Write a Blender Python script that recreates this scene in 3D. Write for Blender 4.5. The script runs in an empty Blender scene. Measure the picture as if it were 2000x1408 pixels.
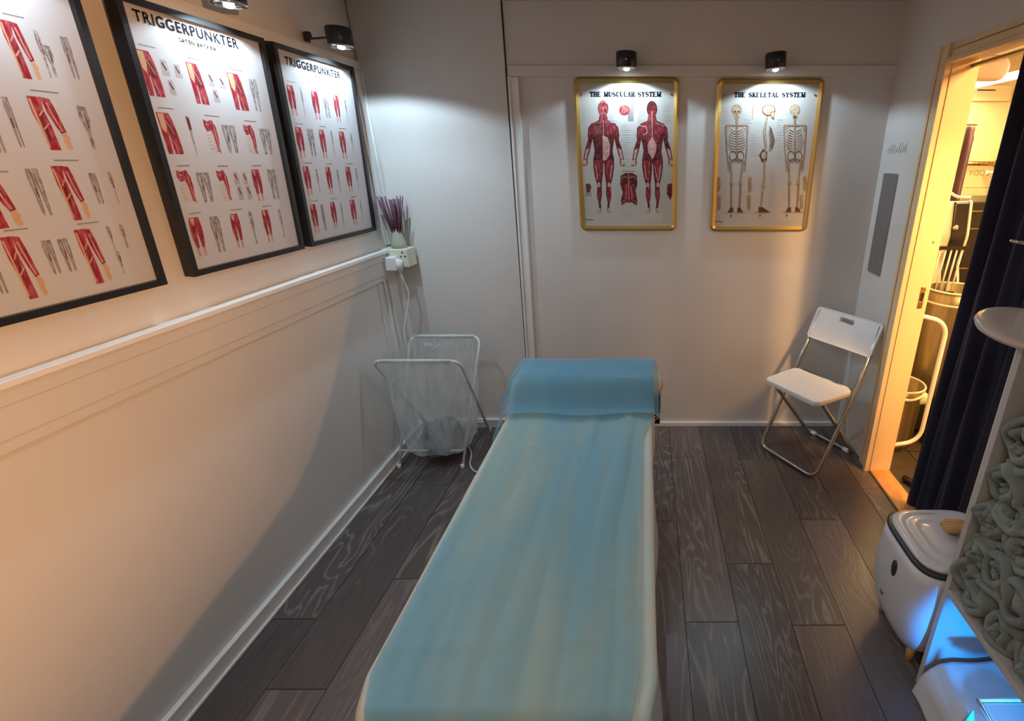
import bpy, bmesh, math, random
import numpy as np
from mathutils import Vector, Matrix, noise
random.seed(7)
PI = math.pi
S = bpy.context.scene
COL = S.collection

# ---------------------------------------------------------------- camera, world, big lights, exposure
cd = bpy.data.cameras.new('camera'); cam = bpy.data.objects.new('camera', cd); COL.objects.link(cam)
cam.location = (0, 0, 1.53); cam.rotation_euler = (math.radians(90 - 22.2), 0, 0)
cd.sensor_width = 36; cd.sensor_fit = 'HORIZONTAL'; cd.lens = 955 * 36 / 2000
cd.shift_x = -262 / 2000; cd.clip_start = 0.02
S.camera = cam
S.view_settings.view_transform = 'Standard'; S.view_settings.look = 'None'
S.view_settings.exposure = 0.13; S.view_settings.gamma = 1; S.view_settings.use_curve_mapping = False
W = bpy.data.worlds.new('world'); S.world = W; W.use_nodes = True
W.node_tree.nodes['Background'].inputs[0].default_value = (0.9, 0.85, 0.8, 1)
W.node_tree.nodes['Background'].inputs[1].default_value = 0.05

def light(name, kind, loc, energy, color, size=0.1, rot=(0, 0, 0), **kw):
    d = bpy.data.lights.new(name, kind); d.energy = energy; d.color = color
    if kind == 'AREA': d.size = size
    else: d.shadow_soft_size = size
    for k, v in kw.items(): setattr(d, k, v)
    o = bpy.data.objects.new(name, d); o.location = loc; o.rotation_euler = rot; COL.objects.link(o)
    return o
def aim(o, target):
    o.rotation_euler = (Vector(target) - o.location).to_track_quat('-Z', 'Y').to_euler()

XL, XR, YB, ZC, YR = -1.37, 1.19, 2.68, 2.205, -1.3
COOL = (0.64, 0.85, 1.0); WARM = (1.0, 0.53, 0.19)
# four picture lamps (all four are real lamps on the walls) and one assumed out of view are lit in their builder with this power
LED_W = 12
# unseen ceiling lamp, added behind the camera as soft fill
light('added_ceiling_fill', 'AREA', (-0.1, -0.35, 2.17), 7.0, (1.0, 0.97, 0.93), 0.5)
# unseen warm spotlight, added behind the camera to wash the left wall
warm = light('added_warm_spot', 'SPOT', (0.95, -0.75, 1.55), 235, (1.0, 0.48, 0.18), 0.004, spot_size=math.radians(70), spot_blend=0.45)
WARM_AIM = (XL, 0.50, 1.05); aim(warm, WARM_AIM)
# the corridor beyond the doorway: unseen area light, assumed, then the strip's own glow
light('assumed_corridor_light', 'AREA', (1.75, 1.0, 2.1), 90, WARM, 0.5, shape='RECTANGLE', size_y=1.4)
light('corridor_strip_glow', 'AREA', (2.22, 3.2, 1.97), 24, (1.0, 0.66, 0.28), 0.12, shape='RECTANGLE', size_y=1.4)
aim(light('added_corridor_spot', 'SPOT', (1.92, 0.90, 1.95), 130, (1.0, 0.55, 0.22), 0.07, spot_size=math.radians(42), spot_blend=0.8), (0.82, YB, 0.70))  # unseen spot, added to throw a warm patch on the back wall
# small unseen blue lamp, assumed low beside the towel shelf
aim(light('assumed_blue_glow', 'SPOT', (0.80, 0.50, 0.245), 42, (0.0, 0.30, 1.0), 0.02, spot_size=math.radians(50), spot_blend=0.35), (1.06, 1.05, 0.22))

# ---------------------------------------------------------------- materials
def new_mat(name):
    m = bpy.data.materials.new(name); m.use_nodes = True
    return m, m.node_tree, m.node_tree.nodes['Principled BSDF']
def N(nt, t, **kw):
    n = nt.nodes.new(t)
    for k, v in kw.items(): setattr(n, k, v)
    return n
def mat(name, col, rough=0.5, metal=0.0, col2=None, nscale=20, stretch=(1, 1, 1), bump=0.0, bscale=200, detail=3, coat=0, sheen=0, spec=0.5, lo=0.4, hi=0.6):
    m, nt, b = new_mat(name)
    b.inputs['Base Color'].default_value = (*col, 1); b.inputs['Roughness'].default_value = rough
    b.inputs['Metallic'].default_value = metal; b.inputs['Coat Weight'].default_value = coat
    b.inputs['Sheen Weight'].default_value = sheen; b.inputs['Specular IOR Level'].default_value = spec
    tc = N(nt, 'ShaderNodeTexCoord'); mp = N(nt, 'ShaderNodeMapping'); mp.inputs['Scale'].default_value = stretch
    nt.links.new(tc.outputs['Object'], mp.inputs['Vector'])
    nz = N(nt, 'ShaderNodeTexNoise'); nz.inputs['Scale'].default_value = nscale; nz.inputs['Detail'].default_value = detail
    nt.links.new(mp.outputs[0], nz.inputs['Vector'])
    r = N(nt, 'ShaderNodeValToRGB'); r.color_ramp.elements[0].position = lo; r.color_ramp.elements[1].position = hi
    c2 = col2 if col2 else tuple(c * 0.94 for c in col)
    r.color_ramp.elements[0].color = (*col, 1); r.color_ramp.elements[1].color = (*c2, 1)
    nt.links.new(nz.outputs['Fac'], r.inputs['Fac']); nt.links.new(r.outputs['Color'], b.inputs['Base Color'])
    if bump:
        n2 = N(nt, 'ShaderNodeTexNoise'); n2.inputs['Scale'].default_value = bscale; n2.inputs['Detail'].default_value = 2
        nt.links.new(mp.outputs[0], n2.inputs['Vector'])
        bp = N(nt, 'ShaderNodeBump'); bp.inputs['Strength'].default_value = bump; bp.inputs['Distance'].default_value = 0.002
        nt.links.new(n2.outputs['Fac'], bp.inputs['Height']); nt.links.new(bp.outputs[0], b.inputs['Normal'])
    return m
def emit(name, col, strength):
    m, nt, b = new_mat(name)
    b.inputs['Base Color'].default_value = (*col, 1); b.inputs['Emission Color'].default_value = (*col, 1)
    b.inputs['Emission Strength'].default_value = strength
    return m
def see_through(name, col, opacity, rough=0.4, gloss=0.15, pattern=None, p2=None, col2=None, translucent=0.3):
    m, nt, b = new_mat(name)
    nt.nodes.remove(b)
    out = nt.nodes['Material Output']
    tr = N(nt, 'ShaderNodeBsdfTransparent'); df = N(nt, 'ShaderNodeBsdfDiffuse'); tl = N(nt, 'ShaderNodeBsdfTranslucent'); gl = N(nt, 'ShaderNodeBsdfGlossy')
    df.inputs[0].default_value = (*col, 1); tl.inputs[0].default_value = (*col, 1); gl.inputs[0].default_value = (1, 1, 1, 1); gl.inputs['Roughness'].default_value = rough
    m1 = N(nt, 'ShaderNodeMixShader'); m1.inputs[0].default_value = translucent
    nt.links.new(df.outputs[0], m1.inputs[1]); nt.links.new(tl.outputs[0], m1.inputs[2])
    m2 = N(nt, 'ShaderNodeMixShader'); m2.inputs[0].default_value = opacity
    nt.links.new(tr.outputs[0], m2.inputs[1]); nt.links.new(m1.outputs[0], m2.inputs[2])
    fr = N(nt, 'ShaderNodeFresnel'); fr.inputs[0].default_value = 1.45
    ml = N(nt, 'ShaderNodeMath', operation='MULTIPLY'); ml.inputs[1].default_value = gloss
    nt.links.new(fr.outputs[0], ml.inputs[0])
    m3 = N(nt, 'ShaderNodeMixShader'); nt.links.new(ml.outputs[0], m3.inputs[0])
    nt.links.new(m2.outputs[0], m3.inputs[1]); nt.links.new(gl.outputs[0], m3.inputs[2]); nt.links.new(m3.outputs[0], out.inputs[0])
    if pattern:
        tc = N(nt, 'ShaderNodeTexCoord'); mp = N(nt, 'ShaderNodeMapping'); mp.inputs['Scale'].default_value = pattern
        nz = N(nt, 'ShaderNodeTexNoise'); nz.inputs['Scale'].default_value = 1; nz.inputs['Detail'].default_value = 2.5; nz.inputs['Distortion'].default_value = 0.6
        nt.links.new(tc.outputs['Object'], mp.inputs[0]); nt.links.new(mp.outputs[0], nz.inputs['Vector'])
        mr = N(nt, 'ShaderNodeMapRange'); mr.inputs[1].default_value = 0.35; mr.inputs[2].default_value = 0.65
        mr.inputs[3].default_value = p2[0]; mr.inputs[4].default_value = p2[1]
        nt.links.new(nz.outputs['Fac'], mr.inputs[0]); nt.links.new(mr.outputs[0], m2.inputs[0])
        if col2:
            cr = N(nt, 'ShaderNodeValToRGB'); cr.color_ramp.elements[0].position = 0.38; cr.color_ramp.elements[1].position = 0.66
            cr.color_ramp.elements[0].color = (*col, 1); cr.color_ramp.elements[1].color = (*col2, 1)
            nt.links.new(nz.outputs['Fac'], cr.inputs[0]); nt.links.new(cr.outputs[0], df.inputs[0]); nt.links.new(cr.outputs[0], tl.inputs[0])
    return m

M = {}
M['wall'] = mat('painted_wall', (0.70, 0.68, 0.655), 0.55, bump=0.12, bscale=90, nscale=1.5)
M['ceiling'] = mat('ceiling_paint', (0.55, 0.53, 0.50), 0.8, nscale=2)
M['trim'] = mat('white_gloss_trim', (0.80, 0.79, 0.77), 0.35, nscale=4)
M['gap'] = mat('dark_gap', (0.05, 0.04, 0.035), 0.9)
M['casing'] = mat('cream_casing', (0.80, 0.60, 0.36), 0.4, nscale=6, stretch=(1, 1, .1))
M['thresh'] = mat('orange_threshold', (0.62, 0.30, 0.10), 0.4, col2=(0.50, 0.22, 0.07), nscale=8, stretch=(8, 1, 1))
M['black'] = mat('black_frame', (0.012, 0.011, 0.011), 0.3)
M['lampblack'] = mat('lamp_black', (0.012, 0.011, 0.012), 0.35)
M['gold'] = mat('gold_frame', (0.62, 0.42, 0.13), 0.32, metal=0.85, col2=(0.55, 0.36, 0.10), nscale=3)
M['steel'] = mat('brushed_steel', (0.42, 0.40, 0.37), 0.3, metal=0.95)
M['chrome'] = mat('chrome', (0.7, 0.7, 0.7), 0.12, metal=1)
M['brass'] = mat('dull_brass', (0.45, 0.30, 0.14), 0.4, metal=0.8, col2=(0.2, 0.12, 0.06), nscale=60)
M['paper'] = mat('poster_paper', (0.55, 0.545, 0.56), 0.6, nscale=3, col2=(0.53, 0.525, 0.54), spec=0.05)
M['paper2'] = mat('chart_paper', (0.50, 0.475, 0.44), 0.6, nscale=3, spec=0.05)
M['ink'] = mat('dark_ink', (0.006, 0.008, 0.012), 0.8, spec=0.05)
M['inkgrey'] = mat('grey_ink', (0.22, 0.20, 0.20), 0.6, spec=0.05)
M['inkpale'] = mat('pale_ink', (0.40, 0.38, 0.38), 0.6, spec=0.05)
M['sketch'] = mat('sketch_grey', (0.20, 0.18, 0.18), 0.6, col2=(0.42, 0.39, 0.385), nscale=90, lo=.35, hi=.65, spec=0.05)
M['muscle'] = mat('print_muscle_red', (0.30, 0.022, 0.035), 0.55, col2=(0.46, 0.12, 0.13), nscale=60, stretch=(2.2, .7, 1), lo=.42, hi=.68, spec=0.05)
M['muscledark'] = mat('print_muscle_dark', (0.15, 0.02, 0.025), 0.55, col2=(0.28, 0.06, 0.07), nscale=70, stretch=(2, .8, 1), lo=.4, hi=.7, spec=0.05)
M['cmuscle'] = mat('chart_muscle', (0.20, 0.022, 0.03), 0.6, col2=(0.38, 0.09, 0.09), nscale=60, stretch=(2.2, .7, 1), lo=.42, hi=.68, spec=0.05)
M['cdark'] = mat('chart_muscle_dark', (0.085, 0.018, 0.02), 0.6, col2=(0.20, 0.05, 0.05), nscale=70, lo=.4, hi=.7, spec=0.05)
M['tendon'] = mat('print_tendon', (0.62, 0.38, 0.34), 0.55, col2=(0.50, 0.25, 0.22), nscale=80, spec=0.05)
M['skin'] = mat('print_tan', (0.56, 0.36, 0.20), 0.55, col2=(0.6, 0.36, 0.22), nscale=50, spec=0.05)
M['bone'] = mat('print_bone', (0.40, 0.28, 0.17), 0.55, col2=(0.52, 0.39, 0.26), nscale=80, spec=0.05)
M['boneline'] = mat('print_bone_line', (0.13, 0.065, 0.035), 0.6, spec=0.05)
M['glass'] = see_through('poster_glass', (1, 1, 1), 0.0, rough=0.02, gloss=0.12, translucent=0)
M['white'] = mat('white_plastic', (0.82, 0.81, 0.80), 0.35, nscale=5)
M['cream'] = mat('cream_plastic', (0.74, 0.73, 0.60), 0.35, nscale=5)
M['whitemetal'] = mat('white_powder_metal', (0.80, 0.80, 0.79), 0.35, nscale=5)
M['vase'] = mat('sage_vase', (0.42, 0.45, 0.36), 0.4, nscale=10, col2=(0.38, 0.42, 0.33))
M['reed'] = mat('plum_reed', (0.10, 0.035, 0.06), 0.7, col2=(0.18, 0.07, 0.10), nscale=90)
M['mesh'] = see_through('laundry_mesh', (0.84, 0.90, 0.92), 0.42, rough=0.3, gloss=0.3, pattern=(14, 14, 3), p2=(0.26, 0.56), translucent=0.35)
M['laundry'] = mat('laundry_cloth', (0.07, 0.10, 0.11), 0.85, col2=(0.20, 0.26, 0.27), nscale=14, bump=0.4, bscale=120)
M['under'] = mat('cream_green_cover', (0.50, 0.60, 0.57), 0.7, col2=(0.60, 0.58, 0.50), nscale=6, stretch=(5, .6, 1))
M['sheet'] = see_through('blue_disposable_sheet', (0.26, 0.52, 0.64), 0.75, rough=0.45, gloss=0.3, pattern=(5.5, 1.1, 2), p2=(0.88, 0.62), col2=(0.44, 0.62, 0.60), translucent=0.2)
M['sheetend'] = see_through('blue_sheet_end', (0.20, 0.50, 0.72), 0.50, rough=0.4, gloss=0.4, translucent=0.3)
M['vinyl'] = mat('dark_vinyl', (0.03, 0.07, 0.13), 0.4)
M['bluevinyl'] = mat('blue_vinyl', (0.05, 0.22, 0.5), 0.35)
M['beige'] = mat('beige_pad', (0.62, 0.50, 0.36), 0.6)
M['beech'] = mat('beech_wood', (0.60, 0.36, 0.16), 0.45, col2=(0.45, 0.23, 0.08), nscale=18, stretch=(1, 8, 8))
M['towel'] = mat('sage_towel', (0.20, 0.235, 0.215), 0.95, col2=(0.15, 0.18, 0.165), nscale=9, bump=0.9, bscale=260, sheen=0.3)
M['navy'] = mat('navy_curtain', (0.007, 0.008, 0.024), 0.85, col2=(0.010, 0.011, 0.034), nscale=6, stretch=(4, 4, .5), sheen=0.05)
M['plum'] = mat('plum_curtain', (0.10, 0.055, 0.075), 0.6, col2=(0.16, 0.09, 0.11), nscale=6, stretch=(8, 8, .4))
M['yellow'] = mat('corridor_wall_paint', (0.78, 0.66, 0.40), 0.6, nscale=2)
M['duct'] = mat('duct_beige', (0.72, 0.60, 0.46), 0.55)
M['tile'] = mat('dark_tile', (0.05, 0.042, 0.035), 0.35, nscale=5)
M['blackgloss'] = mat('black_leather', (0.012, 0.010, 0.012), 0.28)
M['binmetal'] = mat('bin_metal', (0.40, 0.33, 0.20), 0.33, metal=0.8, col2=(0.24, 0.19, 0.11), nscale=3, stretch=(6, 6, .4))
M['liner'] = mat('pale_bin_liner', (0.62, 0.72, 0.55), 0.6, bump=.6, bscale=80)
M['teal'] = mat('teal_cloth', (0.20, 0.50, 0.40), 0.8, nscale=20)
M['strip'] = emit('strip_tube', (1.0, 0.93, 0.72), 14)
M['led'] = emit('led_lens', (0.85, 0.95, 1.0), 16)
M['unit'] = mat('white_shelf_board', (0.50, 0.48, 0.45), 0.5, nscale=4)
M['cloth'] = mat('white_cloth', (0.62, 0.64, 0.66), 0.85, nscale=6, bump=.3, bscale=150)
M['pack'] = mat('pale_plastic_pack', (0.60, 0.80, 0.85), 0.15, nscale=9, coat=0.5)
M['packteal'] = mat('teal_plastic', (0.10, 0.65, 0.50), 0.3)
M['plate'] = mat('grey_mirror_plate', (0.30, 0.28, 0.29), 0.28, metal=0.5)
M['machine'] = mat('white_machine', (0.66, 0.65, 0.68), 0.38, nscale=3)
M['lid'] = mat('lid_grey_white', (0.60, 0.60, 0.62), 0.28, nscale=3, coat=0.4)
M['gasket'] = mat('dark_gasket', (0.03, 0.032, 0.035), 0.4)
M['dish'] = mat('frosted_disc', (0.55, 0.50, 0.46), 0.3, nscale=2, coat=.3)
M['pencil'] = mat('pencil_mark', (0.35, 0.33, 0.33), 0.8)

def floor_mat():
    m, nt, b = new_mat('grey_wood_laminate')
    L = nt.links.new
    tc = N(nt, 'ShaderNodeTexCoord'); sp = N(nt, 'ShaderNodeSeparateXYZ'); L(tc.outputs['Object'], sp.inputs[0])
    def math_(op, a, bv=None, c=None):
        n = N(nt, 'ShaderNodeMath', operation=op)
        for i, v in enumerate((a, bv, c)):
            if v is None: continue
            if isinstance(v, (int, float)): n.inputs[i].default_value = v
            else: L(v, n.inputs[i])
        return n.outputs[0]
    pw = 0.19
    xs = math_('DIVIDE', math_('ADD', sp.outputs['X'], 1.19 + pw * 4), pw)
    ix = math_('FLOOR', xs); fx = math_('SUBTRACT', xs, ix)
    wn = N(nt, 'ShaderNodeTexWhiteNoise', noise_dimensions='1D'); L(ix, wn.inputs['W'])
    ys = math_('DIVIDE', math_('ADD', sp.outputs['Y'], math_('MULTIPLY', wn.outputs['Value'], 5.0)), 1.05)
    iy = math_('FLOOR', ys); fy = math_('SUBTRACT', ys, iy)
    cid = math_('ADD', math_('MULTIPLY', ix, 17.3), math_('MULTIPLY', iy, 5.7))
    w2 = N(nt, 'ShaderNodeTexWhiteNoise', noise_dimensions='1D'); L(cid, w2.inputs['W'])
    # grain: per board offset, stretched along Y, growth rings
    cmb = N(nt, 'ShaderNodeCombineXYZ')
    L(math_('ADD', math_('MULTIPLY', sp.outputs['X'], 1.0), math_('MULTIPLY', w2.outputs['Value'], 13.0)), cmb.inputs[0])
    L(math_('ADD', math_('MULTIPLY', sp.outputs['Y'], 0.16), math_('MULTIPLY', w2.outputs['Value'], 7.0)), cmb.inputs[1])
    n1 = N(nt, 'ShaderNodeTexNoise'); n1.inputs['Scale'].default_value = 7; n1.inputs['Detail'].default_value = 2.5; n1.inputs['Distortion'].default_value = .7
    L(cmb.outputs[0], n1.inputs['Vector'])
    rings = math_('PINGPONG', math_('MULTIPLY', n1.outputs['Fac'], 26.0), 1.0)
    rr = N(nt, 'ShaderNodeValToRGB'); rr.color_ramp.elements[0].position = 0.0; rr.color_ramp.elements[0].color = (1, 1, 1, 1)
    rr.color_ramp.elements[1].position = 0.45; rr.color_ramp.elements[1].color = (0, 0, 0, 1); L(rings, rr.inputs[0])
    cm2 = N(nt, 'ShaderNodeCombineXYZ')
    L(math_('MULTIPLY', sp.outputs['X'], 1.0), cm2.inputs[0]); L(math_('MULTIPLY', sp.outputs['Y'], 0.07), cm2.inputs[1]); L(w2.outputs['Value'], cm2.inputs[2])
    n2 = N(nt, 'ShaderNodeTexNoise'); n2.inputs['Scale'].default_value = 130; n2.inputs['Detail'].default_value = 3
    L(cm2.outputs[0], n2.inputs['Vector'])
    n3 = N(nt, 'ShaderNodeTexNoise'); n3.inputs['Scale'].default_value = 3.0; n3.inputs['Detail'].default_value = 3
    L(cmb.outputs[0], n3.inputs['Vector'])
    patch = N(nt, 'ShaderNodeMapRange'); patch.inputs[1].default_value = 0.40; patch.inputs[2].default_value = 0.60; L(n3.outputs['Fac'], patch.inputs[0])
    lime = math_('MULTIPLY', math_('MULTIPLY', rr.outputs[0], patch.outputs[0]), math_('ADD', math_('MULTIPLY', n2.outputs['Fac'], 1.0), 0.1))
    base = N(nt, 'ShaderNodeValToRGB'); e = base.color_ramp.elements
    e[0].color = (0.060, 0.049, 0.048, 1); e[1].color = (0.150, 0.122, 0.118, 1); e[0].position = .15; e[1].position = .85
    L(math_('ADD', math_('MULTIPLY', w2.outputs['Value'], 0.5), math_('MULTIPLY', n2.outputs['Fac'], 0.5)), base.inputs[0])
    mx = N(nt, 'ShaderNodeMix', data_type='RGBA'); L(math_('MULTIPLY', lime, 0.8), mx.inputs[0]); L(base.outputs[0], mx.inputs[6]); mx.inputs[7].default_value = (0.36, 0.32, 0.29, 1)
    ex = math_('MINIMUM', math_('MULTIPLY', fx, pw), math_('MULTIPLY', math_('SUBTRACT', 1.0, fx), pw))
    ey = math_('MINIMUM', math_('MULTIPLY', fy, 1.05), math_('MULTIPLY', math_('SUBTRACT', 1.0, fy), 1.05))
    ed = math_('MINIMUM', ex, ey)
    sm = N(nt, 'ShaderNodeMapRange'); sm.inputs[1].default_value = 0.0008; sm.inputs[2].default_value = 0.0024; L(ed, sm.inputs[0])
    mg = N(nt, 'ShaderNodeMix', data_type='RGBA'); L(sm.outputs[0], mg.inputs[0]); mg.inputs[6].default_value = (0.006, 0.006, 0.006, 1); L(mx.outputs[2], mg.inputs[7])
    L(mg.outputs[2], b.inputs['Base Color'])
    rg = math_('ADD', 0.27, math_('MULTIPLY', n2.outputs['Fac'], 0.12)); L(rg, b.inputs['Roughness'])
    bp = N(nt, 'ShaderNodeBump'); bp.inputs['Strength'].default_value = 0.45; bp.inputs['Distance'].default_value = 0.0016
    L(math_('ADD', math_('MULTIPLY', sm.outputs[0], 1.5), math_('ADD', math_('MULTIPLY', rr.outputs[0], -0.35), math_('MULTIPLY', n2.outputs['Fac'], 0.5))), bp.inputs['Height'])
    L(bp.outputs[0], b.inputs['Normal'])
    return m
M['floor'] = floor_mat()
def tile_mat():
    m, nt, b = new_mat('dark_floor_tiles')
    br = N(nt, 'ShaderNodeTexBrick'); br.offset = 0; br.inputs['Scale'].default_value = 1; br.inputs['Brick Width'].default_value = .3; br.inputs['Row Height'].default_value = .3
    br.inputs['Mortar Size'].default_value = .004; br.inputs['Color1'].default_value = (.07, .055, .04, 1); br.inputs['Color2'].default_value = (.055, .045, .033, 1); br.inputs['Mortar'].default_value = (.02, .016, .012, 1)
    tc = N(nt, 'ShaderNodeTexCoord'); nt.links.new(tc.outputs['Object'], br.inputs['Vector']); nt.links.new(br.outputs[0], b.inputs['Base Color'])
    b.inputs['Roughness'].default_value = .35
    return m
M['tilefloor'] = tile_mat()

# ---------------------------------------------------------------- mesh helpers
def BM(): return bmesh.new()
def box(bm, x0, x1, y0, y1, z0, z1, mi=0, bev=0.0, seg=2):
    vs = [bm.verts.new((x, y, z)) for x in (x0, x1) for y in (y0, y1) for z in (z0, z1)]
    fs = [bm.faces.new([vs[i] for i in q]) for q in ((0, 1, 3, 2), (4, 6, 7, 5), (0, 4, 5, 1), (2, 3, 7, 6), (0, 2, 6, 4), (1, 5, 7, 3))]
    for f in fs: f.material_index = mi
    if bev:
        es = list({e for f in fs for e in f.edges})
        r = bmesh.ops.bevel(bm, geom=es, offset=bev, segments=seg, affect='EDGES', profile=0.5)
        for f in r['faces']: f.material_index = mi
    return vs
def fillet(pts, r, n=6):
    pts = [Vector(p) for p in pts]; out = [pts[0]]
    for i in range(1, len(pts) - 1):
        a, b, c = pts[i - 1], pts[i], pts[i + 1]
        d1 = (a - b); d2 = (c - b); rr = min(r, d1.length * .49, d2.length * .49)
        p0 = b + d1.normalized() * rr; p1 = b + d2.normalized() * rr
        for k in range(n + 1):
            t = k / n; out.append(p0 * (1 - t) ** 2 + b * 2 * t * (1 - t) + p1 * t ** 2)
    out.append(pts[-1]); return out
def tube(bm, pts, r, seg=10, mi=0, closed=False, sx=1.0):
    pts = [Vector(p) for p in pts]; n = len(pts); rings = []
    prev = None
    for i, p in enumerate(pts):
        if closed: t = pts[(i + 1) % n] - pts[i - 1]
        else: t = pts[min(i + 1, n - 1)] - pts[max(i - 1, 0)]
        t.normalize()
        if prev is None:
            up = Vector((0, 0, 1)) if abs(t.z) < .9 else Vector((0, 1, 0))
            a = t.cross(up).normalized()
        else:
            a = (prev - t * prev.dot(t)).normalized()
        prev = a; b = t.cross(a)
        rad = r[i] if isinstance(r, (list, tuple)) else r
        rings.append([bm.verts.new(p + a * math.cos(2 * PI * k / seg) * rad * sx + b * math.sin(2 * PI * k / seg) * rad) for k in range(seg)])
    m = n if closed else n - 1
    for i in range(m):
        A, B = rings[i], rings[(i + 1) % n]
        for k in range(seg):
            f = bm.faces.new([A[k], A[(k + 1) % seg], B[(k + 1) % seg], B[k]]); f.material_index = mi; f.smooth = True
    if not closed:
        for R in (rings[0][::-1], rings[-1]):
            f = bm.faces.new(R); f.material_index = mi
def lathe(bm, prof, c=(0, 0, 0), seg=32, mi=0, axis='z', smooth=True):
    rings = []
    for r, h in prof:
        ring = []
        for k in range(seg):
            a = 2 * PI * k / seg; u, v = r * math.cos(a), r * math.sin(a)
            p = {'z': (u, v, h), 'y': (u, h, v), 'x': (h, u, v)}[axis]
            ring.append(bm.verts.new((p[0] + c[0], p[1] + c[1], p[2] + c[2])))
        rings.append(ring)
    for A, B in zip(rings, rings[1:]):
        for k in range(seg):
            f = bm.faces.new([A[k], A[(k + 1) % seg], B[(k + 1) % seg], B[k]]); f.material_index = mi; f.smooth = smooth
    for R, (r, h) in ((rings[0], prof[0]), (rings[-1], prof[-1])):
        if r > 1e-5:
            f = bm.faces.new(R); f.material_index = mi
def grid(bm, nu, nv, fn, mi=0, closed_u=False):
    vs = [[bm.verts.new(fn(i / nu, j / nv)) for j in range(nv + 1)] for i in range(nu + (0 if closed_u else 1))]
    n = len(vs)
    for i in range(nu):
        for j in range(nv):
            f = bm.faces.new([vs[i][j], vs[(i + 1) % n][j], vs[(i + 1) % n][j + 1], vs[i][j + 1]]); f.material_index = mi; f.smooth = True
    return vs
def rrect(w, h, r, n=6, cx=0, cy=0):
    out = []
    for sx, sy, a0 in ((1, 1, 0), (-1, 1, 90), (-1, -1, 180), (1, -1, 270)):
        for k in range(n + 1):
            a = math.radians(a0 + 90 * k / n)
            out.append((cx + sx * (w / 2 - r) + r * math.cos(a), cy + sy * (h / 2 - r) + r * math.sin(a)))
    return out
def superell(w, h, p, n=48):
    out = []
    for k in range(n):
        a = 2 * PI * k / n; c, s = math.cos(a), math.sin(a)
        out.append((w / 2 * math.copysign(abs(c) ** (2 / p), c), h / 2 * math.copysign(abs(s) ** (2 / p), s)))
    return out
def loft(bm, rings, mi=0, cap0=True, cap1=True, smooth=True):
    R = [[bm.verts.new(p) for p in ring] for ring in rings]; n = len(R[0])
    for A, B in zip(R, R[1:]):
        for k in range(n):
            f = bm.faces.new([A[k], A[(k + 1) % n], B[(k + 1) % n], B[k]]); f.material_index = mi; f.smooth = smooth
    if cap0: bm.faces.new(R[0][::-1]).material_index = mi
    if cap1: bm.faces.new(R[-1]).material_index = mi
def holed_panel(bm, outer, inner, z0, z1, mi=0):
    for z, flip in ((z0, True), (z1, False)):
        es = []
        for loop in (outer, inner):
            vs = [bm.verts.new((x, y, z)) for x, y in loop]
            es += [bm.edges.new((vs[i], vs[(i + 1) % len(vs)])) for i in range(len(vs))]
        bmesh.ops.triangle_fill(bm, edges=es, use_beauty=True)
    for loop in (outer, inner):
        a = [bm.verts.new((x, y, z0)) for x, y in loop]; b = [bm.verts.new((x, y, z1)) for x, y in loop]; n = len(a)
        for k in range(n): bm.faces.new([a[k], a[(k + 1) % n], b[(k + 1) % n], b[k]])
    bmesh.ops.remove_doubles(bm, verts=bm.verts, dist=1e-5)
def wpos(o):
    p = Vector((0, 0, 0))
    while o: p += o.location; o = o.parent
    return p
def obj(name, bm, mats, parent=None, world=True, loc=None, mods=()):
    if parent is not None and world:
        bmesh.ops.translate(bm, verts=bm.verts, vec=-wpos(parent))
    if loc is not None and parent is None:
        bmesh.ops.translate(bm, verts=bm.verts, vec=-Vector(loc))
    bmesh.ops.recalc_face_normals(bm, faces=bm.faces)
    me = bpy.data.meshes.new(name); bm.to_mesh(me); bm.free()
    for m in (mats if isinstance(mats, (list, tuple)) else [mats]): me.materials.append(m if not isinstance(m, str) else M[m])
    o = bpy.data.objects.new(name, me); COL.objects.link(o)
    if parent is not None: o.parent = parent
    if loc is not None: o.location = loc
    for t, kw in mods:
        md = o.modifiers.new(t.lower(), t)
        for k, v in kw.items(): setattr(md, k, v)
    return o
def tag(o, label, cat, group=None):
    o['label'] = label; o['category'] = cat
    if group: o['group'] = group
    return o
def thing(name, label, cat, loc=(0, 0, 0), rot=(0, 0, 0), group=None):
    o = bpy.data.objects.new(name, None); COL.objects.link(o); o.location = loc; o.rotation_euler = rot
    o.empty_display_size = 0.05
    return tag(o, label, cat, group)
def struct(name, bm, mats):
    o = obj(name, bm, mats); o['kind'] = 'structure'; return o
def copy_tree(o, parent=None):
    c = o.copy(); COL.objects.link(c); c.parent = parent
    for ch in list(o.children): copy_tree(ch, c)
    return c
RB = (PI / 2, 0, 0); RL = (PI / 2, 0, PI / 2); RR = (PI / 2, 0, -PI / 2)

# ---------------------------------------------------------------- the room
bm = BM(); box(bm, XL - .05, XR + .02, YR, YB + .05, -.06, 0); struct('floor', bm, 'floor')
bm = BM(); box(bm, XL - .1, XR + .09, YR, YB + .1, ZC, ZC + .08); struct('ceiling', bm, 'ceiling')
bm = BM(); box(bm, XL - .1, XL, YR, YB + .1, 0, ZC); struct('wall_left', bm, 'wall')
bm = BM(); box(bm, XL, XR + .09, YB, YB + .1, 0, ZC); struct('wall_back', bm, 'wall')
bm = BM(); box(bm, XL - .1, XR + .2, YR - .1, YR, 0, ZC); struct('wall_rear', bm, 'wall')
DY0, DY1, DZ = 1.47, 2.20, 1.915           # doorway in the right wall
bm = BM()
box(bm, XR, XR + .09, DY1, YB, 0, ZC); box(bm, XR, XR + .09, YR, DY0, 0, ZC); box(bm, XR, XR + .09, DY0, DY1, DZ, ZC)
struct('wall_right', bm, 'wall')
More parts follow.
